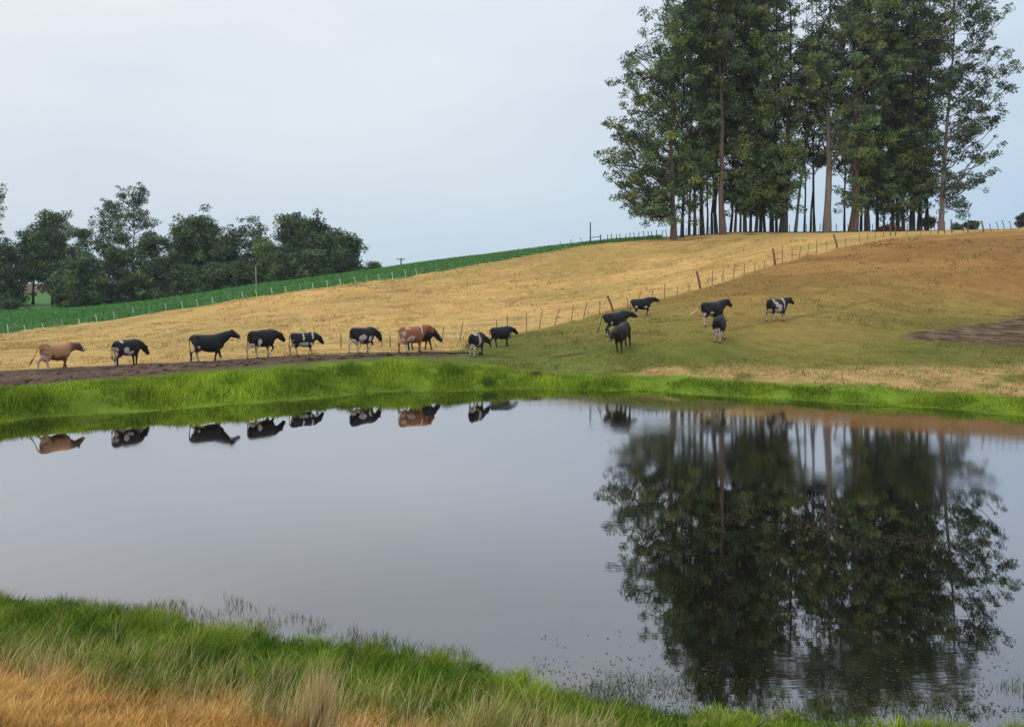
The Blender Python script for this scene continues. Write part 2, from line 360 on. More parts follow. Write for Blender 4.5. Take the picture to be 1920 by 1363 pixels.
po = mesh_np('dirt_path', np.stack([TX, TD, TZ], -1).reshape(-1, 3), [TF], M_DIRT, smooth=True, attrs={'tint': tcol.reshape(-1, 3)}); po['kind'] = 'structure'

# ------------------------------------------------------------------ blades
def blades(P, H, Wd, lean, col, rs, tri=False, curl=0.35, azbias=None):
    n = len(P); az = rs.uniform(0, 2*np.pi, n); fa = rs.uniform(0, np.pi, n)
    la = az if azbias is None else azbias+rs.normal(0, 0.8 if np.isscalar(azbias) else 0.25, n)
    lx = np.cos(la)*lean*H; ly = np.sin(la)*lean*H
    sx = np.cos(fa)*Wd/2; sy = np.sin(fa)*Wd/2; z0 = np.zeros(n)
    S = np.stack([sx, sy, z0], -1)
    tip = P+np.stack([lx, ly, H], -1)
    if tri:
        Vv = np.stack([P-S, P+S, tip], 1).reshape(-1, 3); Fs = [np.arange(3*n).reshape(n, 3)]; cc = np.repeat(col, 3, 0)
    else:
        midp = P+np.stack([lx*curl, ly*curl, H*0.58], -1)
        Vv = np.stack([P-S, P+S, midp+S*0.75, midp-S*0.75, tip], 1).reshape(-1, 3)
        b = np.arange(n)[:, None]*5
        Fs = [b+np.array([[0, 1, 2, 3]]), b+np.array([[3, 2, 4]])]; cc = np.repeat(col, 5, 0)
    return Vv, Fs, cc
def colmix(rs, n, a, b, m=None, jit=0.18):
    m = rs.random(n) if m is None else m
    c = np.array(a)*(1-m[:, None])+np.array(b)*m[:, None]
    return np.clip(c*(1+rs.normal(0, jit, n))[:, None], 0.004, 0.9)

# near bank: tussocks, each a fan of blades sharing height and colour
rs = np.random.default_rng(11)
nc = 15000
cpx = rs.uniform(-160, 2080, nc); cD = np.exp(rs.uniform(np.log(5.6), np.log(12.2), nc))
keep = cD < D_near(cpx)+0.12; cpx, cD = cpx[keep], cD[keep]; nc = len(cpx)
cX = (cpx-CX)/FX*cD; cy_ = img_y(cD, height(cpx, cD))
f1 = fbm(cX, cD, 1.5, 3); f2 = fbm(cX+40, cD, 0.55, 3)
cdry = rs.random(nc) < sst(-55, 45, cy_+(f1-.5)*190+(f2-.5)*120-NEARDRY(cpx))
cpale = (~cdry) & (rs.random(nc) < 0.08+0.62*sst(-120, 0, cy_+(f1-.5)*200-NEARDRY(cpx)))
cH = np.where(cdry, 0.07+0.09*rs.random(nc), (0.09+0.17*rs.random(nc))*(0.45+1.1*f2))
cm = np.clip(0.5+(f1-.5)*1.3+(f2-.5)*1.2+rs.normal(0, .22, nc), 0, 1)
ccol = np.array((0.06, 0.135, 0.012))*(1-cm[:, None])+np.array((0.31, 0.42, 0.04))*cm[:, None]
pcol = np.array((0.24, 0.27, 0.06))*(1-cm[:, None])+np.array((0.45, 0.40, 0.15))*cm[:, None]
dcol = np.array((0.36, 0.18, 0.045))*(1-cm[:, None])+np.array((0.80, 0.50, 0.17))*cm[:, None]
ccol = np.where(cdry[:, None], dcol, np.where(cpale[:, None], pcol, ccol))*rs.uniform(.5, 1.4, nc)[:, None]
per_ = rs.integers(12, 34, nc); ci = np.repeat(np.arange(nc), per_); n = len(ci)
dx = rs.normal(0, 1, n); dy = rs.normal(0, 1, n); sp_ = (0.022+0.03*rs.random(nc))[ci]
X = cX[ci]+dx*sp_; D = cD[ci]+dy*sp_; px = CX+X*FX/D; dn = D_near(px)
keep = D < dn+0.16; X, D, px, dn, ci, dx, dy = [q[keep] for q in (X, D, px, dn, ci, dx, dy)]; n = len(X)
z = height(px, D)
H = cH[ci]*rs.uniform(.6, 1.25, n)*np.where(dn-D < 0.35, 0.8, 1)*(1-0.45*sst(1000, 1300, px)*(dn-D < 0.9))
az = np.arctan2(dy, dx)+rs.normal(0, .5, n); lean = np.clip(0.25+0.38*np.hypot(dx, dy)+rs.normal(0, .15, n), 0.05, 1.5)
col = np.clip(ccol[ci]*rs.uniform(.7, 1.3, n)[:, None], .004, .9)
wdt = rs.uniform(0.005, 0.012, n); P = np.stack([X, D, z-0.01], -1); isdry = cdry[ci]
az = az+0.0; hb_ = np.arctan2(np.sin(az)+0.25, np.cos(az)+0.45)
for nm, sel, lb, ct in (('green_grass', ~isdry, 'lush green grass covering the near bank of the pond', 'grass'), ('dry_grass', isdry, 'orange dried short grass in the nearest corner of the bank', 'dry grass')):
    Vv, Fs, cc = blades(P[sel], H[sel], wdt[sel], lean[sel], col[sel], rs, azbias=hb_[sel])
    tag(mesh_np(nm, Vv, Fs, M_BLADE, attrs={'tint': cc}), lb, ct, kind='stuff')

# tall pale stalks among the near grass
def stalks(name, spots, label, rs):
    allV, f4, f3, cc, off = [], [], [], [], 0
    for (x0, y0, nst, spread, hmin, hmax, az, lm) in spots:
        base = ground_at(x0, y0, 5.5, float(D_near(x0)))
        Pn = np.tile(np.array(base), (nst, 1)); Pn[:, 0] += rs.normal(0, spread, nst); Pn[:, 1] += rs.normal(0, spread*.6, nst)
        Pn[:, 2] = ground_xy(Pn[:, 0], Pn[:, 1])-0.01
        Hs = rs.uniform(hmin, hmax, nst)
        v, f, c = blades(Pn, Hs, rs.uniform(0.004, 0.008, nst), np.abs(rs.normal(lm, 0.15, nst)), colmix(rs, nst, (0.50, 0.38, 0.17), (0.75, 0.62, 0.36)), rs, azbias=az)
        allV.append(v); f4.append(f[0]+off); f3.append(f[1]+off); cc.append(c); off += len(v)
    return mesh_np(name, np.concatenate(allV), [np.concatenate(f4), np.concatenate(f3)], M_BLADE, attrs={'tint': np.concatenate(cc)})
t_ = stalks('dry_grass_tussock', [(598, 1368, 300, 0.08, 0.40, 0.80, 1.2, 0.16), (560, 1372, 220, 0.16, 0.30, 0.58, 0.3, 0.38)], '', rs)
tag(t_, 'tall straw coloured grass tussock standing at the front edge between green and dried grass', 'grass tussock')
sp = []
for i in range(210):
    x = rs.uniform(0, 1150); yy = float(NEARDRY(np.array(x)))+rs.uniform(-70, 60)
    sp.append((x, min(yy, 1400), int(rs.integers(3, 14)), 0.10, 0.20, 0.46, 0.3, 0.42))
for x, yy in ((110, 1235), (370, 1275), (420, 1280), (450, 1290), (330, 1270), (490, 1300), (530, 1310), (240, 1260), (890, 1355), (920, 1362)):
    sp.append((x, yy, 8, 0.05, 0.35, 0.52, 0.5, 0.35))
tag(stalks('straw_stalks', sp, '', rs), 'thin bleached seed stalks rising where green grass meets dry grass', 'dry stalks', kind='stuff')

# sedges standing in the shallow water
n = 11000
px = rs.uniform(-50, 2050, n); dn = D_near(px)
shelf = tab(px, [(-50, .2), (250, .35), (330, .7), (420, 1.3), (620, .75), (700, .45), (900, .45), (1060, .6), (1300, .9), (1500, .6), (1700, .65), (1920, 1.2)])
D = dn+shelf*rs.random(n)**1.3
X = (px-CX)/FX*D
keep = fbm(X, D, 0.35) > 0.46
X, D = X[keep], D[keep]; n = len(X)
P = np.stack([X, D, np.full(n, -0.02)], -1)
Vv, Fs, cc = blades(P, rs.uniform(0.04, 0.15, n), rs.uniform(0.004, 0.008, n), rs.uniform(0.2, 1.0, n), colmix(rs, n, (0.05, 0.085, 0.02), (0.13, 0.15, 0.05)), rs)
tag(mesh_np('water_sedge', Vv, Fs, M_BLADE, attrs={'tint': cc}), 'thin dark sedge shoots poking out of the shallow water along the near shore', 'water plants', kind='stuff')

n = 26000
px = rs.uniform(930, 2080, n); yq = rs.uniform(668, 755, n); ok = yq < tab(px, BANKTOP)+8; px, yq = px[ok], yq[ok]
dl = np.geomspace(28, 50, 160); cols_ = np.linspace(920, 2090, 60); Yg = np.array([img_y(dl, height(np.full(160, c), dl)) for c in cols_]); ic = np.clip(np.round((px-920)/1170*59).astype(int), 0, 59)
D = np.array([dl[np.argmin(np.abs(Yg[a_]-b_))] for a_, b_ in zip(ic, yq)])+rs.normal(0, .15, len(px)); X = (px-CX)/FX*D
ok = (fbm(X, D, .9, 3) > .47) & (D > D_far(px)+.4); px, D, X = px[ok], D[ok], X[ok]; n = len(X); q_ = fbm(X+33, D, .5, 2)
cs_ = np.where((q_ > .52)[:, None], np.array((0.14, 0.20, 0.03)), np.where((q_ > .42)[:, None], np.array((0.48, 0.34, 0.15)), np.array((0.24, 0.15, 0.07))))*rs.uniform(.7, 1.3, n)[:, None]
Vv, Fs, cc = blades(np.stack([X, D, height(px, D)-.02], -1), rs.uniform(.06, .17, n), rs.uniform(.02, .035, n), rs.uniform(.2, 1.1, n), cs_, rs, tri=True)
tag(mesh_np('verge_grass', Vv, Fs, M_BLADE, attrs={'tint': cc}), 'ragged straw and green tufts along the sandy top of the far bank', 'grass tufts', kind='stuff')
nf = 5200
fx = np.concatenate([rs.uniform(1330, 1900, 2600), rs.uniform(1110, 1260, 260), rs.uniform(1000, 1950, 2340)])
fy = np.concatenate([tab(fx[:2600], [(1330, 968), (1500, 985), (1650, 1010), (1900, 1028)])+rs.normal(0, 8, 2600), rs.uniform(765, 830, 260), 1345-np.abs(rs.normal(0, 55, 2340))])
FD = Dw(fy); fX = (fx-CX)/FX*FD; ok = (FD > D_near(fx)+.03)*(FD < D_far(fx)-.1)*(fbm(fX*.6, FD, .7, 3) > .44); fX, FD = fX[ok], FD[ok]; nf = len(fX)
a_ = rs.uniform(0, np.pi, nf); l_ = rs.uniform(.008, .028, nf)*np.sqrt(FD/9); e1 = np.stack([np.cos(a_)*l_, np.sin(a_)*l_, 0*l_], -1); e2 = np.stack([-np.sin(a_)*l_*.35, np.cos(a_)*l_*.35, 0*l_], -1)
Pc = np.stack([fX, FD, np.full(nf, .004)+rs.random(nf)*.006], -1)
tag(mesh_np('floating_leaves', np.stack([Pc-e1, Pc+e2, Pc+e1, Pc-e2], 1).reshape(-1, 3), [np.arange(4*nf).reshape(nf, 4)], M_BLADE, attrs={'tint': np.repeat(colmix(rs, nf, (0.035, 0.032, 0.018), (0.12, 0.105, 0.06)), 4, 0)}),
    'specks of floating leaves and scum drifting on the pond', 'floating leaves', kind='stuff')

# far bank grass
n = 190000
px = rs.uniform(-260, 2180, n); df = D_far(px)
D = df-0.12+rs.random(n)*4.5
z = height(px, D); y = img_y(D, z); X = (px-CX)/FX*D
nb = fbm(X, D, 1.6)
bt = tab(px, BANKTOP)
prob = sst(-2, 9, y+(nb-.5)*(14+16*(px > 900))-bt)*(.25+.75*sst(0,10,y-bt))
keep = rs.random(n) < prob
X, D, z, nb, px, df = X[keep], D[keep], z[keep], nb[keep], px[keep], df[keep]; n = len(X)
yb_ = img_y(D, z)-tab(px, BANKTOP)
H = (0.10+0.20*rs.random(n))*(0.25+3.6*np.clip(fbm(X, D, .8, 3)-.28, 0, 1))*(0.35+0.65*sst(0, .9, D-df))*(.35+.65*sst(0, 16, yb_))*(1-.30*sst(1000, 1400, px))
m = np.clip(nb*1.5-.3+rs.normal(0, .2, n), 0, 1)
m2 = fbm(X+9, D, 3.5, 3); col = colmix(rs, n, (0.09, 0.17, 0.015), (0.44, 0.56, 0.05), m, .34)*(0.65+0.75*m2[:, None])
Vv, Fs, cc = blades(np.stack([X, D, z-0.02], -1), H, rs.uniform(0.018, 0.035, n), rs.uniform(0.1, 0.6, n), col, rs, tri=True)
tag(mesh_np('bank_grass', Vv, Fs, M_BLADE, attrs={'tint': cc}), 'bright green grass band along the far waterline of the pond', 'grass', kind='stuff')

# short turf on the slopes
n = 190000
px = rs.uniform(-200, 2100, n); D = np.exp(rs.uniform(np.log(29), np.log(100), n))
z = height(px, D); y = img_y(D, z); X = (px-CX)/FX*D
nb = fbm(X, D, 1.3, 3); ok = (y > tab(px, BOUND)+1)*(y < tab(px, BANKTOP)+2)*(nb > 0.44)*(D > D_far(px)+1)
trk = (px < 900)*(y > tab(px, TR_TOP)-1)*(y < tab(px, TR_BOT)+1)
ok = ok & ~trk.astype(bool)
px, D, z, X, nb = px[ok], D[ok], z[ok], X[ok], nb[ok]; n = len(X)
gc = ground_color(px, D, z)
s = D/50
Vv, Fs, cc = blades(np.stack([X, D, z-0.02], -1), (0.03+0.06*rs.random(n))*np.sqrt(s), rs.uniform(0.03, 0.07, n)*s, rs.uniform(0.2, 1.2, n), np.clip(gc*(1.2+rs.normal(0.0, .2, n))[:, None], .01, .8), rs, tri=True)
tag(mesh_np('pasture_grass', Vv, Fs, M_BLADE, attrs={'tint': cc}), 'short dried pasture grass over the whole hillside', 'grass', kind='stuff')

nc = 3600
cpx = rs.uniform(-150, 2060, nc); cD = np.exp(rs.uniform(np.log(31), np.log(96), nc)); zc_ = height(cpx, cD); yc = img_y(cD, zc_); cX = (cpx-CX)/FX*cD
ok = (yc > tab(cpx, BOUND)+2)*(yc < tab(cpx, BANKTOP)-1)*(fbm(cX, cD, 5.0, 3) > .42)*(cD > D_far(cpx)+1.5)
ok = ok & ~((cpx < 900)*(yc > tab(cpx, TR_TOP)-1)*(yc < tab(cpx, TR_BOT)+1)).astype(bool)
cX, cD = cX[ok], cD[ok]; nc = len(cX); sz = rs.uniform(.05, .20, nc)*(1+cD/90)
ci = np.repeat(np.arange(nc), 12); n = len(ci)
X = cX[ci]+rs.normal(0, 1, n)*sz[ci]*1.6; D = cD[ci]+rs.normal(0, 1, n)*sz[ci]; px = CX+X*FX/D; z = height(px, D)
tc_ = np.where((rs.random(nc) < .6)[:, None], (0.17, 0.125, 0.045), (0.13, 0.14, 0.03))*rs.uniform(.6, 1.4, nc)[:, None]
yt = img_y(cD, height(CX+cX*FX/cD, cD)); pt_ = CX+cX*FX/cD; gold_ = (yt < np.where(pt_ < 860, 700, tab(pt_, DIAG)))
tc_ = np.where(gold_[:, None], np.array((0.36, 0.24, 0.09))*rs.uniform(.65, 1.2, nc)[:, None], tc_)
Vv, Fs, cc = blades(np.stack([X, D, z-.02], -1), sz[ci]*rs.uniform(.4, 1.1, n), np.full(n, .035)*D/40, rs.uniform(.3, 1.3, n), np.clip(tc_[ci]*rs.uniform(.8, 1.2, n)[:, None], .01, .8), rs, tri=True)
tag(mesh_np('pasture_tufts', Vv, Fs, M_BLADE, attrs={'tint': cc}), 'darker ungrazed tufts dotted over the dry hillside', 'grass tufts', kind='stuff')

# crop leaves beyond the boundary fence
n = 80000
px = rs.uniform(-260, 1240, n); D = rs.uniform(84, 128, n)
z = height(px, D); y = img_y(D, z); X = (px-CX)/FX*D
ok = (y < tab(px, BOUND)-0.3)
px, D, z, X = px[ok], D[ok], z[ok], X[ok]; n = len(X)
row = np.round((D+0.25*X)/0.9)*0.9-0.25*X; D = row+rs.normal(0, .14, n)
z = height(px, D)
Vv, Fs, cc = blades(np.stack([X, D, z-0.05], -1), rs.uniform(0.25, 0.5, n), rs.uniform(0.12, 0.25, n), rs.uniform(0.2, 1.2, n), colmix(rs, n, (0.06, 0.19, 0.05), (0.16, 0.34, 0.10)), rs, tri=True)
tag(mesh_np('crop_plants', Vv, Fs, M_BLADE, attrs={'tint': cc}), 'green strip of young leafy crop beyond the fence on the skyline', 'crop', kind='stuff')

# ------------------------------------------------------------------ tubes
def tube(pts, rad, sides=6):
    pts = np.asarray(pts, float); rad = np.asarray(rad, float); n = len(pts)
    t = np.gradient(pts, axis=0); t /= np.linalg.norm(t, axis=1)[:, None]+1e-9
    ref = np.array((0.13, 1.0, 0.07)) if abs(t[0][1]) < 0.8 else np.array((1.0, .1, 0.05))
    u = np.cross(t, ref); u /= np.linalg.norm(u, axis=1)[:, None]+1e-9; v = np.cross(t, u)
    a = np.arange(sides)/sides*2*np.pi
    ring = pts[:, None]+rad[:, None, None]*(np.cos(a)[None, :, None]*u[:, None]+np.sin(a)[None, :, None]*v[:, None])
    i = np.arange(n*sides).reshape(n, sides); j = np.roll(i, -1, 1)
    f = np.stack([i[:-1], j[:-1], j[1:], i[1:]], -1).reshape(-1, 4)
    return ring.reshape(-1, 3), f
class Acc:
    def __init__(s): s.v = []; s.f = []; s.c = []; s.n = 0
    def add(s, v, f, c):
        s.v.append(v); s.f.append(f+s.n); s.c.append(np.broadcast_to(np.asarray(c, float), (len(v), 3))); s.n += len(v)
    def build(s, name, mat, parent=None, smooth=True, loc=None):
        return mesh_np(name, np.concatenate(s.v), [np.concatenate(s.f)], mat, parent, smooth, {'tint': np.concatenate(s.c)}, loc)
def curve(p0, p1, bulge, k=6, rs=None, wob=0.0):
    p0 = np.asarray(p0, float); p1 = np.asarray(p1, float); t = np.linspace(0, 1, k)[:, None]
    m = (p0+p1)/2+np.asarray(bulge, float)
    p = (1-t)**2*p0+2*t*(1-t)*m+t*t*p1
    if rs is not None and wob > 0:
        nn = rs.normal(0, wob, (k, 3)); nn[0] = 0; nn[-1] = 0; p = p+nn
    return p
def leafcloud(cent, rad, per, size, rs, tints, droop=0.5, aspect=0.42):
    """kite leaves scattered through ellipsoids round branch ends"""
    nc = len(cent); cnt = np.maximum(6, (per*(rad/rad.mean())**2)).astype(int)
    ci = np.repeat(np.arange(nc), cnt); n = len(ci)
    d = rs.normal(0, 1, (n, 3)); d /= np.linalg.norm(d, axis=1)[:, None]
    r = rs.random(n)**0.45
    P = cent[ci]+d*(r*rad[ci])[:, None]*np.array((1.0, 1.0, 0.72))
    ax = rs.normal(0, 1, (n, 3)); ax[:, 2] -= droop; ax /= np.linalg.norm(ax, axis=1)[:, None]
    sd_ = np.cross(ax, rs.normal(0, 1, (n, 3))); sd_ /= np.linalg.norm(sd_, axis=1)[:, None]+1e-9
    Ls = size*rs.uniform(0.6, 1.4, n)[:, None]
    V = np.stack([P-ax*Ls*.5, P+sd_*Ls*aspect*.5, P+ax*Ls*.5, P-sd_*Ls*aspect*.5], 1).reshape(-1, 3)
    F = np.arange(4*n).reshape(n, 4)
    c = tints[ci]*(1+rs.normal(0, .15, n))[:, None]
    return V, F, np.repeat(np.clip(c, .008, .6), 4, 0)

GREENS = [(0.050, 0.085, 0.034), (0.085, 0.125, 0.045), (0.140, 0.155, 0.045), (0.060, 0.085, 0.052)]
def crown_tints(rs, n, wts, k=1.0):
    g = np.array(GREENS)*np.array((1.3, 1.32, 1.4)); w_ = np.array(wts, float); w_ /= w_.sum()
    return g[rs.choice(len(g), n, p=w_)]*rs.uniform(0.55, 1.5, n)[:, None]*k

def make_tree(name, label, cat, group, base, top, r0, limbs, bark, rs, per=60, leaf=0.42, clr=(0.6, 1.1), nclump=5, cl_spread=1.5, wts=(3, 3, 1, 2), tone=1.0, thick=1.0, top_clumps=6, droop=0.5, flare=1.2):
    """base, top: trunk ends (world). limbs: limb end points (world)."""
    base = np.array(base, float); top = np.array(top, float); H = top[2]-base[2]
    root = empty(name, tuple(base)); tag(root, label, cat, group)
    tr = Acc()
    k = 14; t = np.linspace(0, 1, k)
    side = rs.normal(0, H*0.006, (k, 3)); side[:, 2] = 0; side[0] = 0; side = np.cumsum(side, 0)*0.5; side -= t[:, None]*side[-1]
    spine = base+(top-base)*t[:, None]+side; spine[0, 2] -= 0.4
    rr = r0*(1-0.93*t**0.75)*0.95; rr[0] *= flare; rr = np.maximum(rr, 0.035)
    # extra flare ring
    sp2 = np.insert(spine, 1, spine[0]+(spine[1]-spine[0])*0.4, 0); r2 = np.insert(rr, 1, r0*1.08)
    v, f = tube(sp2, r2, 9)
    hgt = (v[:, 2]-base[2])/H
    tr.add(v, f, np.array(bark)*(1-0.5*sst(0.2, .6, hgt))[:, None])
    def spine_at(z):
        z = np.clip(z, base[2]+0.5, top[2]-0.2); i = np.interp(z, spine[:, 2], np.arange(k)); a = int(min(i, k-2)); fr = i-a
        return spine[a]*(1-fr)+spine[a+1]*fr, np.interp(z, spine[:, 2], rr)
    cent = []; crad = []
    for lp in limbs:
        lp = np.array(lp, float)
        hd = math.hypot(*(lp[:2]-spine_at(lp[2])[0][:2]))
        z0 = lp[2]-hd*rs.uniform(0.45, 1.15)-0.3
        z0 = max(z0, base[2]+H*0.09)
        s, sr = spine_at(z0)
        ln = np.linalg.norm(lp-s); bul = np.array((0, 0, rs.uniform(-0.16, 0.02)*ln))+rs.normal(0, 0.05*ln, 3)
        path = curve(s, lp, bul, 7, rs, 0.02*ln)
        lr = min(sr*0.55, 0.035+0.022*ln)*thick
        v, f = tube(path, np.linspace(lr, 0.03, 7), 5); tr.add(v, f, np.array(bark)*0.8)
        nn = max(2, int(rs.poisson(nclump)))
        for q in range(nn):
            i = rs.uniform(2.2, 6.0); a = int(min(i, 5)); q0 = path[a]+(path[a+1]-path[a])*(i-a)
            off = rs.normal(0, 1, 3)*np.array((1, 1, .7)); off *= cl_spread*rs.uniform(.4, 1.1)/np.linalg.norm(off)
            e = q0+off+np.array((0, 0, .25))
            if q < 1: e = lp
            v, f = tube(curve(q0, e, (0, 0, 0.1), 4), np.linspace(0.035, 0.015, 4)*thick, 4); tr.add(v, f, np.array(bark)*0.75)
            cent.append(e); crad.append(rs.uniform(*clr))
    for q in range(top_clumps):
        e = top+rs.normal(0, 1, 3)*np.array((1.1, 1.1, .9))*cl_spread*0.6; cent.append(e); crad.append(rs.uniform(*clr))
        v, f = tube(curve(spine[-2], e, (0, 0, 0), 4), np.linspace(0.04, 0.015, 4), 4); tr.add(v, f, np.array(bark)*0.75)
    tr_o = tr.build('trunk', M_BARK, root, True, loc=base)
    cent = np.array(cent); crad = np.array(crad)
    V, F, c = leafcloud(cent, crad, per, leaf, rs, crown_tints(rs, len(cent), wts, tone), droop)
    mesh_np('crown', V, [F], M_LEAF, root, False, {'tint': c}, loc=base)
    return root

# ---- the eucalyptus stand: base x, trunk width (px), depth, top y, crown low y, half width px, bark, label
PALE = (0.22, 0.175, 0.15); TAN = (0.16, 0.11, 0.088); DARK = (0.06, 0.048, 0.045); GREY = (0.11, 0.092, 0.086)
E = [
 (1279, 7, 100, 10, 300, 36, DARK), (1292, 5, 103, 20, 250, 34, DARK), (1301, 4, 108, 40, 260, 30, GREY), (1317, 9, 101, -60, 250, 46, DARK),
 (1326, 4, 109, -20, 220, 34, DARK), (1335, 5, 106, -60, 240, 34, DARK), (1343, 7, 104, -90, 230, 40, DARK), (1356, 13, 99, -100, 120, 52, TAN),
 (1369, 5, 110, -70, 220, 30, DARK), (1378, 5, 103, -30, 250, 36, GREY), (1388, 4, 108, -60, 260, 30, DARK), (1397, 7, 101, -80, 270, 46, DARK),
 (1407, 5, 106, -60, 300, 34, DARK), (1417, 6, 100, -90, 300, 44, DARK), (1426, 6, 104, -60, 290, 36, DARK), (1434, 5, 109, -80, 270, 36, DARK),
 (1447, 8, 101, -80, 290, 42, DARK), (1456, 5, 106, -50, 300, 30, DARK), (1468, 15, 99, -70, 230, 50, DARK), (1491, 6, 102, 60, 230, 26, PALE),
 (1508, 4, 110, 30, 320, 34, DARK), (1520, 4, 107, -60, 315, 36, DARK), (1527, 5, 104, -50, 290, 38, DARK), (1550, 15, 98, -110, 265, 50, PALE),
 (1583, 4, 108, -70, 318, 38, DARK), (1599, 16, 98.5, -115, 240, 52, TAN), (1614, 5, 106, -90, 260, 36, DARK), (1626, 10, 101, -110, 250, 48, GREY),
 (1645, 6, 103, -100, 300, 40, GREY), (1657, 3, 110, -40, 250, 28, DARK), (1673, 6, 101, -80, 290, 42, DARK), (1683, 7, 104, -90, 300, 40, DARK),
 (1694, 6, 108, -70, 260, 36, GREY), (1710, 10, 100, -100, 280, 48, DARK), (1721, 5, 105, -50, 290, 36, DARK), (1727, 5, 109, -20, 280, 34, DARK),
]
LOWGREEN = {1397, 1417, 1447, 1468, 1599, 1645, 1673, 1710, 1407, 1626, 1279}
ORD = {0: 'thin dark trunked', 1: 'slender grey trunked', 2: 'thick trunked'}
names_for = {
 1279: 'dark eucalyptus just inside the wide leaning tree at the stand\'s open field end', 1356: 'tall eucalyptus with a bare straight tan trunk rising through dark neighbours',
 1468: 'broad dark based eucalyptus next to the slanting pale stem', 1491: 'slanting pale thin eucalyptus stem between the broad dark trunk and the open sky gap',
 1550: 'eucalyptus with a flared pale trunk standing alone in the bright sky gap', 1599: 'thick tan eucalyptus trunk wrapped in low foliage beyond the sky gap',
 1626: 'grey eucalyptus trunk right beside the thick tan trunk', 1710: 'stout dark eucalyptus behind the reddish brush heap',
 1317: 'stout dark eucalyptus between thin stems before the tall bare tan trunk', 1583: 'single thin dark stem inside the bright sky gap near the thick tan trunk'}
for i, (bx, wpx, D, ty, cy, hw, bark) in enumerate(E):
    r = np.random.default_rng(100+i)
    hw *= r.uniform(1.15, 1.55); ty += r.uniform(-20, 25)
    base = pt(bx, D)
    s = FX/D
    lean = r.normal(0, 8)
    if bx == 1491: lean = 42
    topx = bx+lean
    topz = HC+(HY-ty)/s
    top = ((topx-CX)/s, D+r.normal(0, 1), topz)
    nl = int(13*hw/40*(cy-ty)/330)+5
    limbs = []
    for q in range(nl):
        f_ = (q+r.random())/nl; yy = cy+(ty-cy)*f_
        cxp = bx+lean*(440-yy)/(440-ty)
        prof = 0.55+0.6*math.sin(math.pi*min(1, 0.15+f_*0.85))
        a = r.uniform(0, 2*math.pi); rad = hw*prof*r.uniform(.45, 1.0)
        xq = cxp+rad*math.cos(a)
        if (1478 < xq < 1506 and yy < 125) or (1500 < xq < 1545 and 190 < yy < 260 and r.random() < .7): continue
        limbs.append((((cxp+rad*math.cos(a))-CX)/s, D+rad*math.sin(a)/s, HC+(HY-yy)/s))
    lowy = tab(bx, [(1270, 385), (1290, 335), (1350, 330), (1375, 380), (1440, 388), (1480, 370), (1500, 315), (1590, 325), (1600, 385), (1650, 375), (1730, 350)])-14+r.normal(0, 18)
    for q in range(0 if (1485 < bx < 1590 or bx == 1356) else 8):
        yy = r.uniform(cy, lowy); rad = r.uniform(3, 24); a = r.uniform(0, 6.28); limbs.append(((bx+rad*math.cos(a)-CX)/s, D+rad*math.sin(a)/s, HC+(HY-yy)/s))
    low = bx in LOWGREEN
    if low:
        for q in range(9):
            yy = r.uniform(cy, 398); limbs.append(((bx+r.normal(0, 17)-CX)/s, D+r.uniform(-2.6, .8), HC+(HY-yy)/s))
    lab = names_for.get(bx)
    if lab is None:
        pv = E[i-1][0] if i else 1263
        kinds = {PALE: 'pale', TAN: 'tan', DARK: 'dark', GREY: 'grey'}
        thick_ = 'very thin' if wpx <= 4 else ('thin' if wpx <= 6 else 'medium')
        lab = 'LATER'
    make_tree('eucalyptus_tree', lab, 'tree', 'eucalyptus trees of the hilltop stand', base, top, wpx/2/s*1.02, limbs, bark, r,
              per=46, leaf=0.36, clr=(0.35, 1.05), nclump=8.0, cl_spread=2.1, wts=((4, 3, .3, 3), (2, 5, .6, 2), (3, 2, .5, 5), (2, 4, 1.5, 1))[i % 4] if not low else (2, 4, 2.2, 1), tone=r.uniform(.85, 1.4))['_px'] = bx
# labels for the trunks with nothing special: by their look and their place in the row
LAB = {
 1292: 'slim dark eucalyptus, second in from the stand\'s field end', 1301: 'very thin grey eucalyptus set back behind the slim dark ones near the field end',
 1326: 'thin dark eucalyptus set back just past the stout dark trunk', 1335: 'thin dark eucalyptus halfway between the stout dark trunk and the bare tan trunk',
 1343: 'dark eucalyptus touching the near side of the bare tan trunk', 1369: 'thin dark eucalyptus immediately past the bare tan trunk, set back',
 1378: 'thin grey eucalyptus second past the bare tan trunk', 1388: 'very thin dark eucalyptus third past the bare tan trunk',
 1397: 'leafy dark eucalyptus opening the shrubby middle of the stand', 1407: 'thin eucalyptus hidden in olive foliage in the shrubby middle',
 1417: 'eucalyptus with olive leaves hanging low, centre of the shrubby middle', 1426: 'thin dark eucalyptus just past the centre of the shrubby middle',
 1434: 'thin dark eucalyptus set back at the end of the shrubby middle', 1447: 'medium dark eucalyptus two before the broad dark base',
 1456: 'thin dark eucalyptus leaning against the broad dark based one', 1508: 'very thin dark eucalyptus just past the slanting pale stem',
 1520: 'first of two thin dark stems before the flared pale trunk', 1527: 'second of two thin dark stems, next to the flared pale trunk',
 1614: 'thin dark stem squeezed between the thick tan trunk and its grey neighbour', 1645: 'slender grey eucalyptus directly above the start of the brush heap',
 1657: 'thinnest stem above the middle of the brush heap', 1673: 'dark eucalyptus at the far end of the brush heap, first of a close pair',
 1683: 'dark eucalyptus past the brush heap, second of a close pair', 1694: 'slender grey eucalyptus between the close dark pair and the stout dark trunk',
 1721: 'thin dark stem just past the stout dark trunk', 1727: 'last thin dark stem before the open gap and the pale end tree'}
for o in C.objects:
    if o.get('_px') is not None:
        if o['label'] == 'LATER': o['label'] = LAB[o['_px']]
        del o['_px']

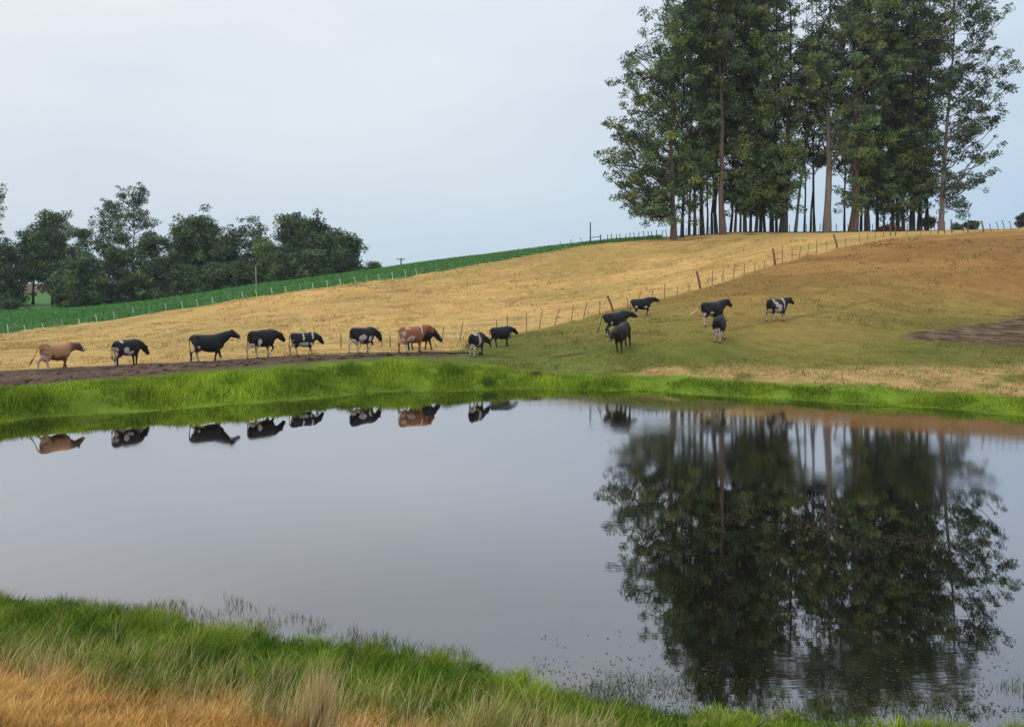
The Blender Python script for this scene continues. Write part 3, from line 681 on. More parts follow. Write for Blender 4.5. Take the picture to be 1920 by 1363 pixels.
# end trees with long reaching limbs
def edge_tree(bx, wpx, D, topx, ty, tips, bark, label, seed, **k):
    r = np.random.default_rng(seed); s = FX/D; base = pt(bx, D)
    tips = [(x+max(0, 1185-x)*.28, y) for x, y in tips]
    limbs = [((x-CX)/s, D+r.uniform(-2.5, 2.5), HC+(HY-y)/s) for x, y in tips]
    return make_tree('eucalyptus_tree', label, 'tree', 'eucalyptus trees of the hilltop stand', base, ((topx-CX)/s, D, HC+(HY-ty)/s), wpx/2/s, limbs, bark, r, **k)
edge_tree(1263, 13, 98.5, 1262, 30, [(1118, 283), (1124, 300), (1126, 240), (1140, 260), (1145, 320), (1160, 365), (1155, 240), (1190, 330), (1220, 320), (1195, 190), (1128, 232), (1135, 372), (1132, 330), (1150, 145), (1165, 305), (1170, 385), (1180, 345), (1158, 205), (1172, 165), (1178, 105), (1185, 262), (1200, 225),
   (1205, 130), (1200, 300), (1212, 355), (1215, 405), (1240, 395), (1225, 270), (1235, 170), (1240, 90), (1258, 215), (1250, 320), (1270, 260), (1210, 185), (1275, 120), (1230, 130), (1262, 60), (1245, 365)],
   TAN, 'wide eucalyptus at the stand\'s field end with limbs reaching far over the grass', 300, per=52, leaf=0.36, clr=(0.45, 1.1), nclump=12, cl_spread=1.8, wts=(3, 5, 2, 2), tone=1.15, thick=1.0, flare=1.1)
edge_tree(1303, 6, 101, 1290, -40, [(1205, 65), (1225, 30), (1245, 5), (1260, -20), (1215, 100), (1250, 60), (1275, 20), (1285, -40), (1300, -60), (1235, 140), (1265, 110), (1290, 90), (1180, 110), (1310, 10), (1330, -40), (1200, 150), (1320, 60)],
   DARK, 'dark eucalyptus whose upper limbs lean out over the wide end tree', 301, per=50, leaf=0.36, clr=(0.45, 1.1), nclump=13, cl_spread=2.0, wts=(4, 3, 1, 3))
edge_tree(1763, 10, 98, 1795, -90, [(1900, 18), (1880, 30), (1860, 60), (1895, 95), (1850, 100), (1870, 140), (1830, 60), (1820, 120), (1898, 205), (1870, 215), (1850, 190), (1840, 240), (1890, 120), (1875, 170), (1845, 165), (1815, 165), (1845, 330), (1812, 395), (1795, 330), (1815, 225), (1860, 100), (1830, 20), (1860, 290), (1830, 300),
   (1820, 260), (1810, 350), (1790, 372), (1800, 200), (1805, 20), (1780, 60), (1770, 150), (1780, 250), (1775, 300), (1750, 330), (1860, 20), (1835, -20), (1800, -50), (1770, -20), (1755, 220), (1745, 120), (1740, 270), (1885, 250), (1880, -10)],
   PALE, 'pale trunked airy eucalyptus with wide thin limbs at the shrub end of the stand', 302, per=46, leaf=0.34, clr=(0.4, .95), nclump=11, cl_spread=2.0, wts=(3, 2, .4, 5), tone=.95, thick=0.7)
edge_tree(1738, 7, 103, 1750, -110, [(1790, 20), (1770, -40), (1745, -80), (1800, -60), (1720, -60), (1730, 30), (1760, 80), (1720, 120), (1750, 170), (1780, 130), (1700, 60), (1735, 230), (1765, 280), (1715, 300), (1740, 340), (1690, 180), (1790, -90)],
   DARK, 'dark eucalyptus rising just behind the pale airy end tree', 303, per=50, leaf=0.36, clr=(0.45, 1.1), nclump=11, cl_spread=2.0)

# ---- left hand trees beyond the crop: x, depth, top y, low y, half width px, style
LT = [
 (-14, 165, 345, 540, 24, 'sparse', 'tall sparse tree cut by the photograph edge beyond the crop'),
 (12, 150, 455, 562, 42, 'dense', 'dark low tree at the outermost edge of the far wood'),
 (62, 156, 434, 560, 34, 'dense', 'dark tree between the outermost low tree and the round topped tall one'),
 (98, 152, 404, 556, 48, 'dense', 'round topped tall dark tree at the outer end of the far wood'),
 (150, 150, 428, 545, 34, 'loose', 'loose leaved tree bridging the round topped tree and the shrubby wood'),
 (200, 158, 378, 540, 38, 'sparse', 'smaller of the two see-through trees standing above the wood'),
 (250, 154, 345, 560, 56, 'sparse', 'tallest see-through tree with a bare forked trunk above the wood'),
 (160, 132, 482, 602, 42, 'bushy', 'low bushy tree nearest the fence at the outer end of the long wood'),
 (218, 136, 462, 600, 52, 'bushy', 'wide bushy tree below the see-through trees'),
 (290, 138, 440, 590, 52, 'bushy', 'olive bushy tree just past the tallest see-through tree'),
 (345, 146, 418, 580, 42, 'dense', 'dark tree on the near shoulder of the double domed tree'),
 (378, 142, 402, 575, 50, 'dense', 'double domed tall dark tree in the middle of the wood'),
 (425, 140, 442, 570, 38, 'dense', 'medium dark tree just past the double domed tree'),
 (476, 146, 414, 560, 44, 'loose', 'leafy tree with small gaps behind the wooden pole'),
 (500, 134, 458, 556, 34, 'bright', 'brighter green low tree in front of its dark neighbours'),
 (548, 142, 402, 548, 44, 'dense', 'tall dark tree with knobbly top near the open end of the wood'),
 (585, 140, 415, 542, 34, 'dense', 'dark tree on the shoulder of the knobbly topped one'),
 (618, 138, 438, 536, 34, 'dense', 'dark rounded tree next to last in the wood'),
 (648, 136, 446, 530, 26, 'dense', 'last dark tree at the open end of the wood'),
 (352, 131, 505, 590, 40, 'bushy', 'dark low bush tree at the foot of the double domed tree'),
 (412, 130, 500, 580, 42, 'bushy', 'low bush tree between the double domed tree and the wooden pole'),
 (455, 130, 498, 570, 34, 'bushy', 'low olive bush tree just short of the wooden pole'),
 (530, 131, 480, 560, 36, 'bushy', 'low bush tree under the knobbly topped tree'),
 (588, 131, 475, 550, 32, 'bushy', 'low bush tree close to the open end of the wood'),
 (130, 140, 500, 575, 30, 'bushy', 'low bush beside the open gap where bare earth shows'),
 (-5, 146, 500, 575, 30, 'bushy', 'low bush at the photograph edge under the outermost trees'),
 (560, 150, 432, 545, 60, 'loose', 'loose tree set back behind the open end of the wood'),
 (330, 156, 445, 575, 60, 'loose', 'loose tree set back behind the double domed tree'),
]
ST = {'dense': dict(per=80, leaf=0.5, clr=(0.9, 1.6), nclump=5.5, cl_spread=1.9, wts=(4, 3, .3, 3), tone=1.0),
      'loose': dict(per=60, leaf=0.45, clr=(0.7, 1.3), nclump=4, cl_spread=1.8, wts=(4, 3, .6, 4), tone=1.2),
      'sparse': dict(per=34, leaf=0.42, clr=(0.5, 1.1), nclump=6, cl_spread=2.0, wts=(3, 2, .6, 4), tone=1.1, thick=1.3),
      'bushy': dict(per=80, leaf=0.45, clr=(0.8, 1.5), nclump=5, cl_spread=1.6, wts=(3, 3, .8, 3), tone=1.0),
      'bright': dict(per=80, leaf=0.45, clr=(0.8, 1.4), nclump=5, cl_spread=1.5, wts=(0, 4, 1.5, 0), tone=1.05)}
for i, (bx, D, ty, by, hw, st, lab) in enumerate(LT):
    r = np.random.default_rng(500+i); s = FX/D; base = pt(bx, D)
    top = ((bx+r.normal(0, 4)-CX)/s, D, HC+(HY-ty-8)/s)
    gy = img_y(D, base.z); limbs = []
    nl = {'dense': 36, 'loose': 30, 'sparse': 24, 'bushy': 36, 'bright': 26}[st]
    lo = gy-3 if st in ('bushy', 'dense', 'bright') else gy-22
    if st == 'sparse': lo = ty+105
    if bx in (62, 98): lo = 520
    for q in range(nl):
        f_ = (q+r.random())/nl; yy = lo+(ty+6-lo)*f_
        prof = math.sqrt(max(0.05, 1-(2*max(0, f_-0.45)/1.12)**2)) if st != 'sparse' else 0.35+0.65*math.sin(math.pi*min(1, f_*0.9+.1))
        a = r.uniform(0, 2*math.pi); rad = (hw-6)*prof*r.uniform(.35, 1.0)
        limbs.append(((bx+rad*math.cos(a)-CX)/s, D+rad*math.sin(a)/s*.8, HC+(HY-yy)/s))
    make_tree('tree', lab, 'tree', 'trees of the far wood beyond the crop', base, top, 0.30 if st != 'sparse' else 0.26, limbs,
              DARK if st != 'sparse' else GREY, r, top_clumps=4, **ST[st])
# skyline shrubs
SH = [(700, 150, 494, 26, 'round green bush alone on the skyline past the far wood', 'bush'),
      (22, 128, 566, 34, 'brownish scrubby bush low in the green field below the outermost trees', 'bush'),
      (1822, 112, 419, 13, 'leafy shrub by the gate on the hill crest past the pale tree', 'shrub'),
      (1795, 118, 424, 6, 'tiny shrub between the pale end tree and the leafy shrub', 'shrub'),
      (1741, 114, 408, 13, 'low shrub filling the gap beside the last thin stems', 'shrub'),
      (1918, 112, 400, 10, 'dark shrub cut by the photograph edge on the hill crest', 'shrub')]
for i, (bx, D, ty, hw, lab, ct) in enumerate(SH):
    r = np.random.default_rng(700+i); s = FX/D; base = pt(bx, D)
    gy = 0
    topz = HC+(HY-ty)/s
    if topz < base.z+0.8: topz = base.z+0.8
    limbs = []
    for q in range(12):
        a = r.uniform(0, 2*math.pi); f_ = r.random(); rad = hw*math.sqrt(1-f_*f_*.9)*r.uniform(.3, .9)
        limbs.append(((bx+rad*math.cos(a)-CX)/s, D+rad*math.sin(a)/s, base.z+(topz-base.z)*(.25+.7*f_)))
    make_tree(ct, lab, ct, None, base, ((bx-CX)/s, D, topz-.2), 0.09, limbs, DARK, r, per=50, leaf=0.3, clr=(0.3, 0.6) if hw < 20 else (.6, 1.), nclump=4, cl_spread=.5 if hw < 20 else .9, wts=(2, 3, .5, 2), tone=.9, top_clumps=3)

# ------------------------------------------------------------------ fences
WIRE = attr_mat('fence_wire', 'tint', 0.5, 0.4)
def box_post(p, topv, r, sides=6, col=(0.2, 0.17, 0.14)):
    a = Acc(); p = np.array(p, float); topv = np.array(topv, float)
    q = np.stack([p-np.array((0, 0, .25)), p+(topv-p)*.5+np.array((.01, 0, 0)), topv, topv+(topv-p)*0.004])
    v, f = tube(q, [r*1.08, r, r*.92, 0.004], sides); a.add(v, f, col); return a
def fence(name, label, posts, group, D_of, wires=(0.35, 0.7, 1.0), cat='fence'):
    b0 = None; root = None; tops = []
    for (bx, by, tx, ty, rad, colr) in posts:
        D = float(D_of(bx)); b = pt(bx, D)
        if root is None: root = tag(empty(name, tuple(b)), label, cat, group); o0 = np.array(b)
        h = max(0.75, (by-ty)*D/FX); t = b+Vector(((tx-bx)*D/FX, 0, h))
        a = box_post(b, t, rad, col=colr); a.build('post', M_POST, root, False, loc=o0); tops.append((b, t, h))
    w_ = Acc()
    for hgt in wires:
        for i in range(len(tops)-1):
            a0, t0, h0 = tops[i]; a1, t1, h1 = tops[i+1]
            if (a1-a0).length > 12: continue
            f0 = min(.96, hgt/h0); f1 = min(.96, hgt/h1)
            p = np.array(a0.lerp(t0, f0)); q = np.array(a1.lerp(t1, f1)); m = np.array((0, 0, -0.04))
            v, f = tube(curve(p, q, m*2, 4), [0.006]*4, 3); w_.add(v, f, (0.25, 0.24, 0.23))
    w_.build('wire', WIRE, root, False, loc=o0)
    return root
GP = (0.17, 0.14, 0.12); BR = (0.20, 0.12, 0.08); WH = (0.62, 0.62, 0.58)
dg = [(828,647,832,616,.03,GP),(861,648,868,610,.03,GP),(931,634,931,602,.03,GP),(951,630,951,593,.03,GP),(987,623,987,588,.03,GP),(1010,617,1017,582,.03,GP),
 (1038,610,1049,578,.03,GP),(1070,600,1075,572,.03,GP),(1093,597,1101,565,.03,GP),(1124,589,1125,562,.03,GP),(1151,582,1139,553,.085,BR),(1177,575,1176,556,.03,GP),
 (1198,567,1198,543,.03,GP),(1223,561,1223,538,.03,GP),(1246,558,1246,530,.03,GP),(1270,552,1270,540,.03,GP),(1292,548,1292,538,.03,GP),(1314,544,1306,511,.10,BR),
 (1335,537,1336,510,.03,GP),(1354,527,1357,499,.03,GP),(1375,521,1377,496,.03,GP),(1395,513,1396,492,.03,GP),(1414,506,1416,488,.03,GP),(1433,501,1433,484,.03,GP),(1454,498,1449,467,.10,BR),
 (1467,495,1467,461,.03,GP),(1485,488,1485,462,.03,GP),(1498,483,1502,460,.03,GP),(1514,479,1517,454,.03,GP),(1531,475,1531,449,.03,GP),(1550,472,1550,454,.03,GP),
 (1571,468,1563,443,.09,BR),(1585,463,1585,447,.03,GP),(1611,458,1611,441,.03,GP),(1626,457,1627,443,.03,GP),(1641,453,1641,436,.03,GP),(1656,450,1657,430,.03,GP),(1670,449,1669,422,.06,GP),
 (1679,447,1679,422,.06,GP),(1700,444,1700,428,.03,GP),(1725,442,1726,426,.03,GP),(1745,441,1745,424,.03,GP),(1759,441,1759,420,.07,BR),(1771,441,1771,418,.06,BR),(1785,440,1783,415,.08,BR),(1806,438,1806,419,.03,GP)]
DOF = [(828,49.5),(900,51),(990,54),(1044,56),(1097,58),(1145,59.5),(1223,62.5),(1310,65.5),(1376,68.5),(1451,71.5),(1515,74),(1566,76),(1641,80),(1700,82),(1784,82),(1842,80),(1920,78)]
fence('wire_fence', 'leaning weathered post and wire fence climbing the hill between golden field and grazed slope', dg, 'post and wire fences', lambda x: tab(x, DOF))
rp = [(1845,434,1840,412,.08,BR),(1859,431,1855,416,.04,GP),(1873,431,1868,414,.04,GP),(1884,430,1879,412,.045,GP),(1897,430,1892,414,.04,GP),(1910,430,1905,415,.04,GP),(1925,430,1925,412,.04,GP),(1945,430,1945,412,.04,GP)]
fence('wire_fence', 'short run of leaning posts on the bare hill crest past the pale end tree', rp, 'post and wire fences', lambda x: 79.0)
bp_ = [(x, y, x-3, y-h*0.95, .042, WH) for x, y, h in [(-40,630,17),(16,623,19),(48,619,14),(82,615,13),(117,611,18),(150,607,12),(182,603,14),(215,600,14),(251,594,17),(281,589,13),(312,585,14),(343,580,13),(371,575,13),(400,570,13),(430,565,14),(456,560,14),(482,556,13),(511,551,13),
  (537,548,12),(564,544,13),(588,541,12),(615,538,14),(640,535,14),(667,532,14),(689,529,14),(712,526,13),(737,523,14),(761,519,15),(782,515,14)]]
for j in range(4, len(bp_), 5): bp_[j] = (*bp_[j][:5], (0.35, 0.33, 0.3))
bp_ += [(x, y, x-1, y-h, .045, GP) for x, y, h in [(804,511,15),(828,507,17),(851,503,17),(873,500,15),(896,496,16),(915,492,15),(934,489,14),(953,486,15),(973,483,18),(994,479,16),(1013,475,15),(1031,472,14),(1052,469,16),(1071,466,15),(1090,461,16)]]
BOF = [(-400, 80), (0, 85), (200, 88), (480, 91), (750, 95), (960, 98), (1110, 101), (1250, 103), (1800, 112)]
fence('wire_fence', 'long fence of pale posts between the golden field and the green crop', bp_, 'post and wire fences', lambda x: tab(x, BOF))
cp_ = [(x, y, x+dx, y-h, .05, (0.09, 0.08, 0.08)) for x, y, h, dx in [(1139,456,14,0),(1146,456,15,0),(1155,455,13,1),(1163,454,14,-1),(1172,453,12,2),(1181,452,14,0),(1190,452,13,-2),(1197,451,14,1),(1208,450,15,-2),(1216,450,14,-1),(1223,449,13,-2),(1231,449,15,0),(1241,448,14,2),(1250,447,14,-2),
   (1262,447,15,0),(1286,446,14,1),(1310,445,15,-1),(1330,445,15,0),(1362,444,14,0),(1480,440,15,0),(1512,440,15,0),(1537,440,16,1),(1568,440,16,0),(1590,440,15,0),(1636,440,15,0),(1664,440,15,1),(1702,440,15,0),(1733,440,15,0),(1752,440,15,0)]]
fence('wire_fence', 'crooked dark posts on the skyline running in behind the eucalyptus stand', cp_, 'post and wire fences', lambda x: tab(x, [(1100, 101), (1250, 104), (1300, 111), (1400, 113), (1800, 112)]))
lp_ = [(639,661,639,634,.035,GP),(675,660,676,640,.03,GP),(716,662,715,636,.035,GP),(732,661,731,643,.035,GP),(765,658,765,640,.03,GP)]
fence('wire_fence', 'low thin stakes standing behind the cows at the edge of the golden field', lp_, 'post and wire fences', lambda x: 46.0, wires=(0.4,))

# strainer gate frames and poles
def frame_thing(name, label, cat, pieces, mat=M_POST, loc=None):
    root = tag(empty(name, tuple(loc)), label, cat)
    for pn, path, rad, colr in pieces:
        a = Acc(); v, f = tube(np.array(path), rad, 7); a.add(v, f, colr); a.build(pn, mat, root, False, loc=np.array(loc))
    return root
D = 101; b1 = pt(1107, D); b2 = pt(1126, D); dk = (0.10, 0.085, 0.08)
frame_thing('strainer_frame', 'H shaped timber strainer with one tall post where the crop ends', 'fence strainer', [
  ('tall_post', [b1-Vector((0, 0, .3)), b1+Vector((0, 0, 1.5)), b1+Vector((0, 0, 2.95)), b1+Vector((0, 0, 2.96))], [.10, .09, .08, .005], dk),
  ('short_post', [b2-Vector((0, 0, .3)), b2+Vector((0, 0, .6)), b2+Vector((0, 0, 1.15)), b2+Vector((0, 0, 1.16))], [.09, .085, .08, .005], dk),
  ('rail', [b1+Vector((0.05, 0, .85)), (b1+b2)/2+Vector((0, 0, .92)), b2+Vector((-.05, 0, .85))], [.045, .045, .045], dk)], loc=b1)
b1 = pt(1838, 80); b2 = pt(1815, 80)
frame_thing('strainer_frame', 'timber strainer frame beside the leafy shrub on the hill crest', 'fence strainer', [
  ('short_post', [b2-Vector((0, 0, .3)), b2+Vector((0, 0, .6)), b2+Vector((0, 0, 1.2)), b2+Vector((0, 0, 1.21))], [.06, .06, .055, .005], GP),
  ('rail', [b1+Vector((0, 0, 1.0)), (b1+b2)/2+Vector((0, 0, .95)), b2+Vector((0, 0, .9))], [.04, .04, .04], GP)], loc=b2)
b1 = pt(952, 98.3); b2 = pt(958, 98.3)
frame_thing('gate_hoop', 'small arched hoop on the boundary fence along the skyline', 'gate hoop', [
  ('hoop', [b1-Vector((0, 0, .2)), b1+Vector((0, 0, .8)), b1+Vector((0.12, 0, 1.05)), b2+Vector((-.08, 0, 1.05)), b2+Vector((.05, 0, .8)), b2+Vector((.05, 0, .1))], [.03]*6, dk)], loc=b1)
b = pt(480, 95)
frame_thing('wooden_pole', 'plain pale pole standing in the crop in front of the wood', 'pole', [
  ('shaft', [b-Vector((0, 0, .5)), b+Vector((0, 0, 1.5)), b+Vector((-.04, 0, 3.2)), b+Vector((-.04, 0, 3.21))], [.075, .07, .06, .005], (0.32, 0.3, 0.27)),
  ('insulator', [b+Vector((-.04, 0, 3.2)), b+Vector((-.04, 0, 3.28)), b+Vector((-.04, 0, 3.29))], [.05, .05, .005], (0.4, .4, .4))], loc=b)
b = pt(752, 150); s = FX/150; tz = HC+(HY-484)/s
frame_thing('power_pole', 'distant utility pole with a crossarm poking over the crop skyline', 'utility pole', [
  ('shaft', [Vector((b.x, b.y, b.z-.5)), Vector((b.x, b.y, (b.z+tz)/2)), Vector((b.x, b.y, tz)), Vector((b.x, b.y, tz+.02))], [.16, .15, .12, .01], (0.12, .11, .11)),
  ('crossarm', [Vector((b.x-.85, b.y-.15, tz-.25)), Vector((b.x, b.y-.15, tz-.25)), Vector((b.x+.85, b.y-.15, tz-.25))], [.09, .09, .09], (0.12, .11, .11))], loc=b)

# brush heap under the trees
r = np.random.default_rng(77); bh = Acc(); hb = pt(1665, 96.8)
root = tag(empty('brush_heap', tuple(hb)), 'dark reddish heap of cut brush lying under the eucalyptus trees', 'brush heap')
for q in range(240):
    c = np.array(hb)+np.array((r.normal(0, .75), r.normal(0, .5), 0)); top_ = 0.75*math.exp(-((c[0]-hb.x)/1.3)**2)
    c[2] = hb.z+r.uniform(0, max(.08, top_)); d = r.normal(0, 1, 3)*np.array((1, 1, .35)); d *= r.uniform(.3, .8)/np.linalg.norm(d)
    v, f = tube(curve(c-d, c+d, r.normal(0, .08, 3), 4), [.035, .03, .03, .012], 4); bh.add(v, f, np.array((0.06, .028, .022))*r.uniform(.6, 1.6))
bh.build('branches', M_BARK, root, False, loc=np.array(hb))
cen = np.stack([r.normal(hb.x, .8, 40), r.normal(hb.y, .4, 40), hb.z+r.uniform(.05, .5, 40)], -1)
V, F, c = leafcloud(cen, np.full(40, .28), 30, .2, r, np.tile((0.06, .028, .02), (40, 1))); mesh_np('dead_leaves', V, [F], M_LEAF, root, False, {'tint': c}, loc=np.array(hb))
# weeds along the fence and bank
WD_ = [(951, 634, .55, (0.14, .12, .05), 'dry tangled weed at a fence post behind the last cows on the flat'), (880, 652, .5, (0.25, .22, .06), 'yellowish weed clump between fence and path end'),
       (1003, 706, .40, (0.07, .06, .03), 'dark brownish weed clump on top of the green bank'), (917, 722, .5, (0.05, .11, .02), 'dark green weed clump low on the far bank')]
for i, (x, y_, sz, colr, lab) in enumerate(WD_):
    r = np.random.default_rng(800+i); b = ground_at(x, y_); n = 120
    Pn = np.tile(np.array(b), (n, 1)); Pn[:, 0] += r.normal(0, sz*.4, n); Pn[:, 1] += r.normal(0, sz*.25, n); Pn[:, 2] = ground_xy(Pn[:, 0], Pn[:, 1])-.02
    Vv, Fs, cc = blades(Pn, r.uniform(.4, 1, n)*sz, np.full(n, .03), r.uniform(.1, .8, n), colmix(r, n, colr, np.array(colr)*1.5), r)
    tag(mesh_np('weed_clump', Vv, Fs, M_BLADE, attrs={'tint': cc}, loc=np.array(b)), lab, 'weeds')

# ------------------------------------------------------------------ cows
def ell_ring(c, n_dir, up, wv, hv, k=16, sq=2.3):
    s = np.cross(n_dir, up); s /= np.linalg.norm(s); u = np.cross(s, n_dir); u /= np.linalg.norm(u)
    a = np.arange(k)/k*2*np.pi; ca, sa = np.cos(a), np.sin(a)
    x = np.sign(ca)*np.abs(ca)**(2/sq)*wv; y = np.sign(sa)*np.abs(sa)**(2/sq)*hv
    return c+x[:, None]*s+y[:, None]*u
def loft(cs, dirs, ws, hs, k=16, sq=2.3):
    n = len(cs); V = []
    for c, d, w_, h_ in zip(cs, dirs, ws, hs): V.append(ell_ring(np.array(c, float), np.array(d, float), np.array((0, 0, 1.0)) if abs(d[2]) < .9 else np.array((1.0, 0, 0)), w_, h_, k, sq))
    V = np.concatenate(V+[[cs[0]], [cs[-1]]]); i = np.arange(n*k).reshape(n, k); j = np.roll(i, -1, 1)
    q = np.stack([i[:-1], j[:-1], j[1:], i[1:]], -1).reshape(-1, 4)
    c0 = n*k; t1 = np.stack([j[0], i[0], np.full(k, c0)], -1); t2 = np.stack([i[-1], j[-1], np.full(k, c0+1)], -1)
    return V, q, np.concatenate([t1, t2])
def norm(v): v = np.array(v, float); return v/np.linalg.norm(v)

def cow_mesh(P):
    """one continuous body: barrel, neck, head, ears, legs, udder and tail fused by a voxel remesh. x forward, z up, ground at 0."""
    parts = []
    def add_loft(*a, **k): parts.append(loft(*a, **k))
    g = P.get('girth', 1.0); hump = P.get('hump', 0.0)
    xs = [-.84, -.80, -.70, -.55, -.35, -.12, .12, .34, .52, .66, .76]
    zc = [1.17, 1.14, 1.08, 1.025, .965, .925, .905, .91, .935, .98, 1.03]
    ww = [.06, .13, .21, .255, .28, .32, .335, .30, .24, .19, .12]
    hh = [.09, .19, .28, .34, .385, .42, .44, .44, .415, .36, .24]
    zc = [z+hump*math.exp(-((x-.15)/.5)**2) for x, z in zip(xs, zc)]
    dirs = [norm((1, 0, 0.0))]*len(xs)
    add_loft([(x, 0, z) for x, z in zip(xs, zc)], dirs, [w_*g for w_ in ww], hh, 20, 2.25)
    # hook bones and withers
    for sy in (-1, 1): add_loft([(-.62, sy*.17, 1.22), (-.50, sy*.18, 1.25), (-.38, sy*.16, 1.22)], [norm((1, 0, 0))]*3, [.05, .09, .05], [.05, .09, .05], 10)
    add_loft([(.22, 0, 1.22+hump), (.46, 0, 1.27+hump*.8), (.66, 0, 1.20+hump*.5)], [norm((1, 0, 0))]*3, [.08, .11, .07], [.08, .12, .08], 12)
    # neck
    hx, hz = P.get('poll', (1.22, 1.42)); hx -= .08; hy = P.get('head_y', 0.0)
    n0 = np.array((.55, 0, 1.06)); n3 = np.array((hx-.02, hy, hz-.06)); k = 7; cs = []; ds = []
    m1 = n0+np.array((.32, 0, .10+0.3*(hz-1.2))); 
    for t in np.linspace(0, 1, k):
        cs.append((1-t)**2*n0+2*t*(1-t)*m1+t*t*n3); ds.append(norm(2*(1-t)*(m1-n0)+2*t*(n3-m1)))
    add_loft(cs, ds, np.linspace(.21, .12, k), [.34, .315, .285, .255, .225, .20, .17], 16, 2.1)
    # dewlap / brisket
    add_loft([(.55, 0, .72), (.70, 0, .74), (.80, 0, .84)], [norm((1, 0, .3))]*3, [.07, .08, .03], [.09, .10, .05], 10)
    # head
    pitch = P.get('pitch', -35); yaw = P.get('head_yaw', 0)
    a, b = math.radians(pitch), math.radians(yaw)
    hd = np.array((math.cos(a)*math.cos(b), math.cos(a)*math.sin(b), math.sin(a)))
    side = norm(np.cross(hd, (0, 0, 1))); up = norm(np.cross(side, hd)); poll = np.array((hx, hy, hz))
    t = [-.08, 0, .09, .19, .30, .40, .49, .545, .57]; wd = [.07, .12, .148, .138, .108, .092, .10, .088, .05]; hg = [.07, .145, .18, .175, .148, .118, .112, .092, .05]
    add_loft([poll+hd*u_-up*(.02+.05*u_) for u_ in t], [hd]*len(t), wd, hg, 14, 2.3)
    for sy in (-1, 1):   # ears
        e0 = poll+hd*.05+side*sy*.07+up*.03; ed = norm(side*sy+up*P.get('ear_up', .15)-hd*.15)
        add_loft([e0, e0+ed*.07, e0+ed*.15, e0+ed*.20], [ed]*4, [.03, .055, .055, .02], [.03, .035, .03, .016], 8)
    # legs: (kind, side) -> forward swing, lift
    L4 = P.get('legs', {})
    for (kk, sy) in (('f', 1), ('f', -1), ('h', 1), ('h', -1)):
        sw, lift = L4.get((kk, sy), (0, 0)); y0 = sy*.17*g
        if kk == 'f':
            pts = [(.46, y0, .98), (.50, y0, .80), (.47+sw*.25, y0*.95, .62), (.50+sw*.55+lift*.45, y0*.9, .38+lift*.25), (.50+sw*.85, y0*.88, .22+lift*.25), (.50+sw*.98-lift*.25, y0*.86, .095+lift*.5), (.53+sw-lift*.35, y0*.86, .03+lift*.45), (.545+sw-lift*.4, y0*.86, lift*.40)]
            wr = [.09, .115, .085, .055, .042, .045, .058, .062]; hr = [.14, .16, .105, .062, .045, .05, .068, .072]
        else:
            pts = [(-.56, y0*.9, 1.10), (-.55, y0, .93), (-.47+sw*.2, y0, .74), (-.60+sw*.45, y0*.95, .56+lift*.1), (-.71+sw*.8+lift*.1, y0*.9, .46+lift*.25), (-.685+sw*.9-lift*.1, y0*.88, .28+lift*.35), (-.68+sw-lift*.3, y0*.88, .095+lift*.45), (-.645+sw-lift*.35, y0*.88, .03+lift*.4), (-.63+sw-lift*.35, y0*.88, lift*.38)]
            wr = [.11, .13, .12, .085, .052, .044, .048, .06, .064]; hr = [.19, .22, .18, .115, .072, .05, .055, .07, .074]
        p = np.array(pts); d = np.gradient(p, axis=0); d /= np.linalg.norm(d, axis=1)[:, None]
        V = []; K = 12
        for c, w_, h_ in zip(p, wr, hr):
            aa = np.arange(K)/K*2*np.pi; V.append(np.stack([c[0]+np.cos(aa)*h_, c[1]+np.sin(aa)*w_, np.full(K, c[2])], -1))
        n = len(p); V = np.concatenate(V+[[p[0]], [p[-1]]]); i = np.arange(n*K).reshape(n, K); j = np.roll(i, -1, 1)
        parts.append((V, np.stack([i[:-1], i[1:], j[1:], j[:-1]], -1).reshape(-1, 4), np.concatenate([np.stack([i[0], j[0], np.full(K, n*K)], -1), np.stack([j[-1], i[-1], np.full(K, n*K+1)], -1)])))
    # udder
    u = P.get('udder', 1.0)
    if u > 0: add_loft([(-.72, 0, .70), (-.66, 0, .68), (-.52, 0, .63+.05*(1-u)), (-.34, 0, .66), (-.18, 0, .72)], [norm((1, 0, 0))]*5, [.05*u, .13*u, .17*u, .14*u, .05], [.06, .14*u, .17*u, .13*u, .04], 14)
    # tail
    tl = P.get('tail', [(-.84, 0, 1.24), (-.92, 0, 1.16), (-.94, 0, .9), (-.93, 0, .66), (-.94, 0, .50), (-.93, 0, .36)])
    p = np.array(tl, float); v, f = tube(p, [.04, .034, .026, .024, .048, .018], 8)
    c = len(v); v = np.concatenate([v, [p[0]], [p[-1]]]); i = np.arange(len(p)*8).reshape(-1, 8); j = np.roll(i, -1, 1)
    parts.append((v, f, np.concatenate([np.stack([j[0], i[0], np.full(8, c)], -1), np.stack([i[-1], j[-1], np.full(8, c+1)], -1)])))
    V, Q, T, off = [], [], [], 0
    for v, q, t3 in parts: V.append(v); Q.append(q+off); T.append(t3+off); off += len(v)
    me = mesh_np('tmp', np.concatenate(V), [np.concatenate(Q), np.concatenate(T)], None)
    bm = bmesh.new(); bm.from_mesh(me.data); bmesh.ops.recalc_face_normals(bm, faces=bm.faces); bm.to_mesh(me.data); bm.free()
    rm = me.modifiers.new('r', 'REMESH'); rm.mode = 'VOXEL'; rm.voxel_size = 0.021; rm.use_smooth_shade = True
    sm = me.modifiers.new('s', 'SMOOTH'); sm.iterations = 3; sm.factor = .5
    dg_ = bpy.context.evaluated_depsgraph_get(); m2 = bpy.data.meshes.new_from_object(me.evaluated_get(dg_)); m2.name = 'cow'
    bpy.data.objects.remove(me)
    eyes = [poll+hd*.17+side*sy*.118+up*.05 for sy in (-1, 1)]
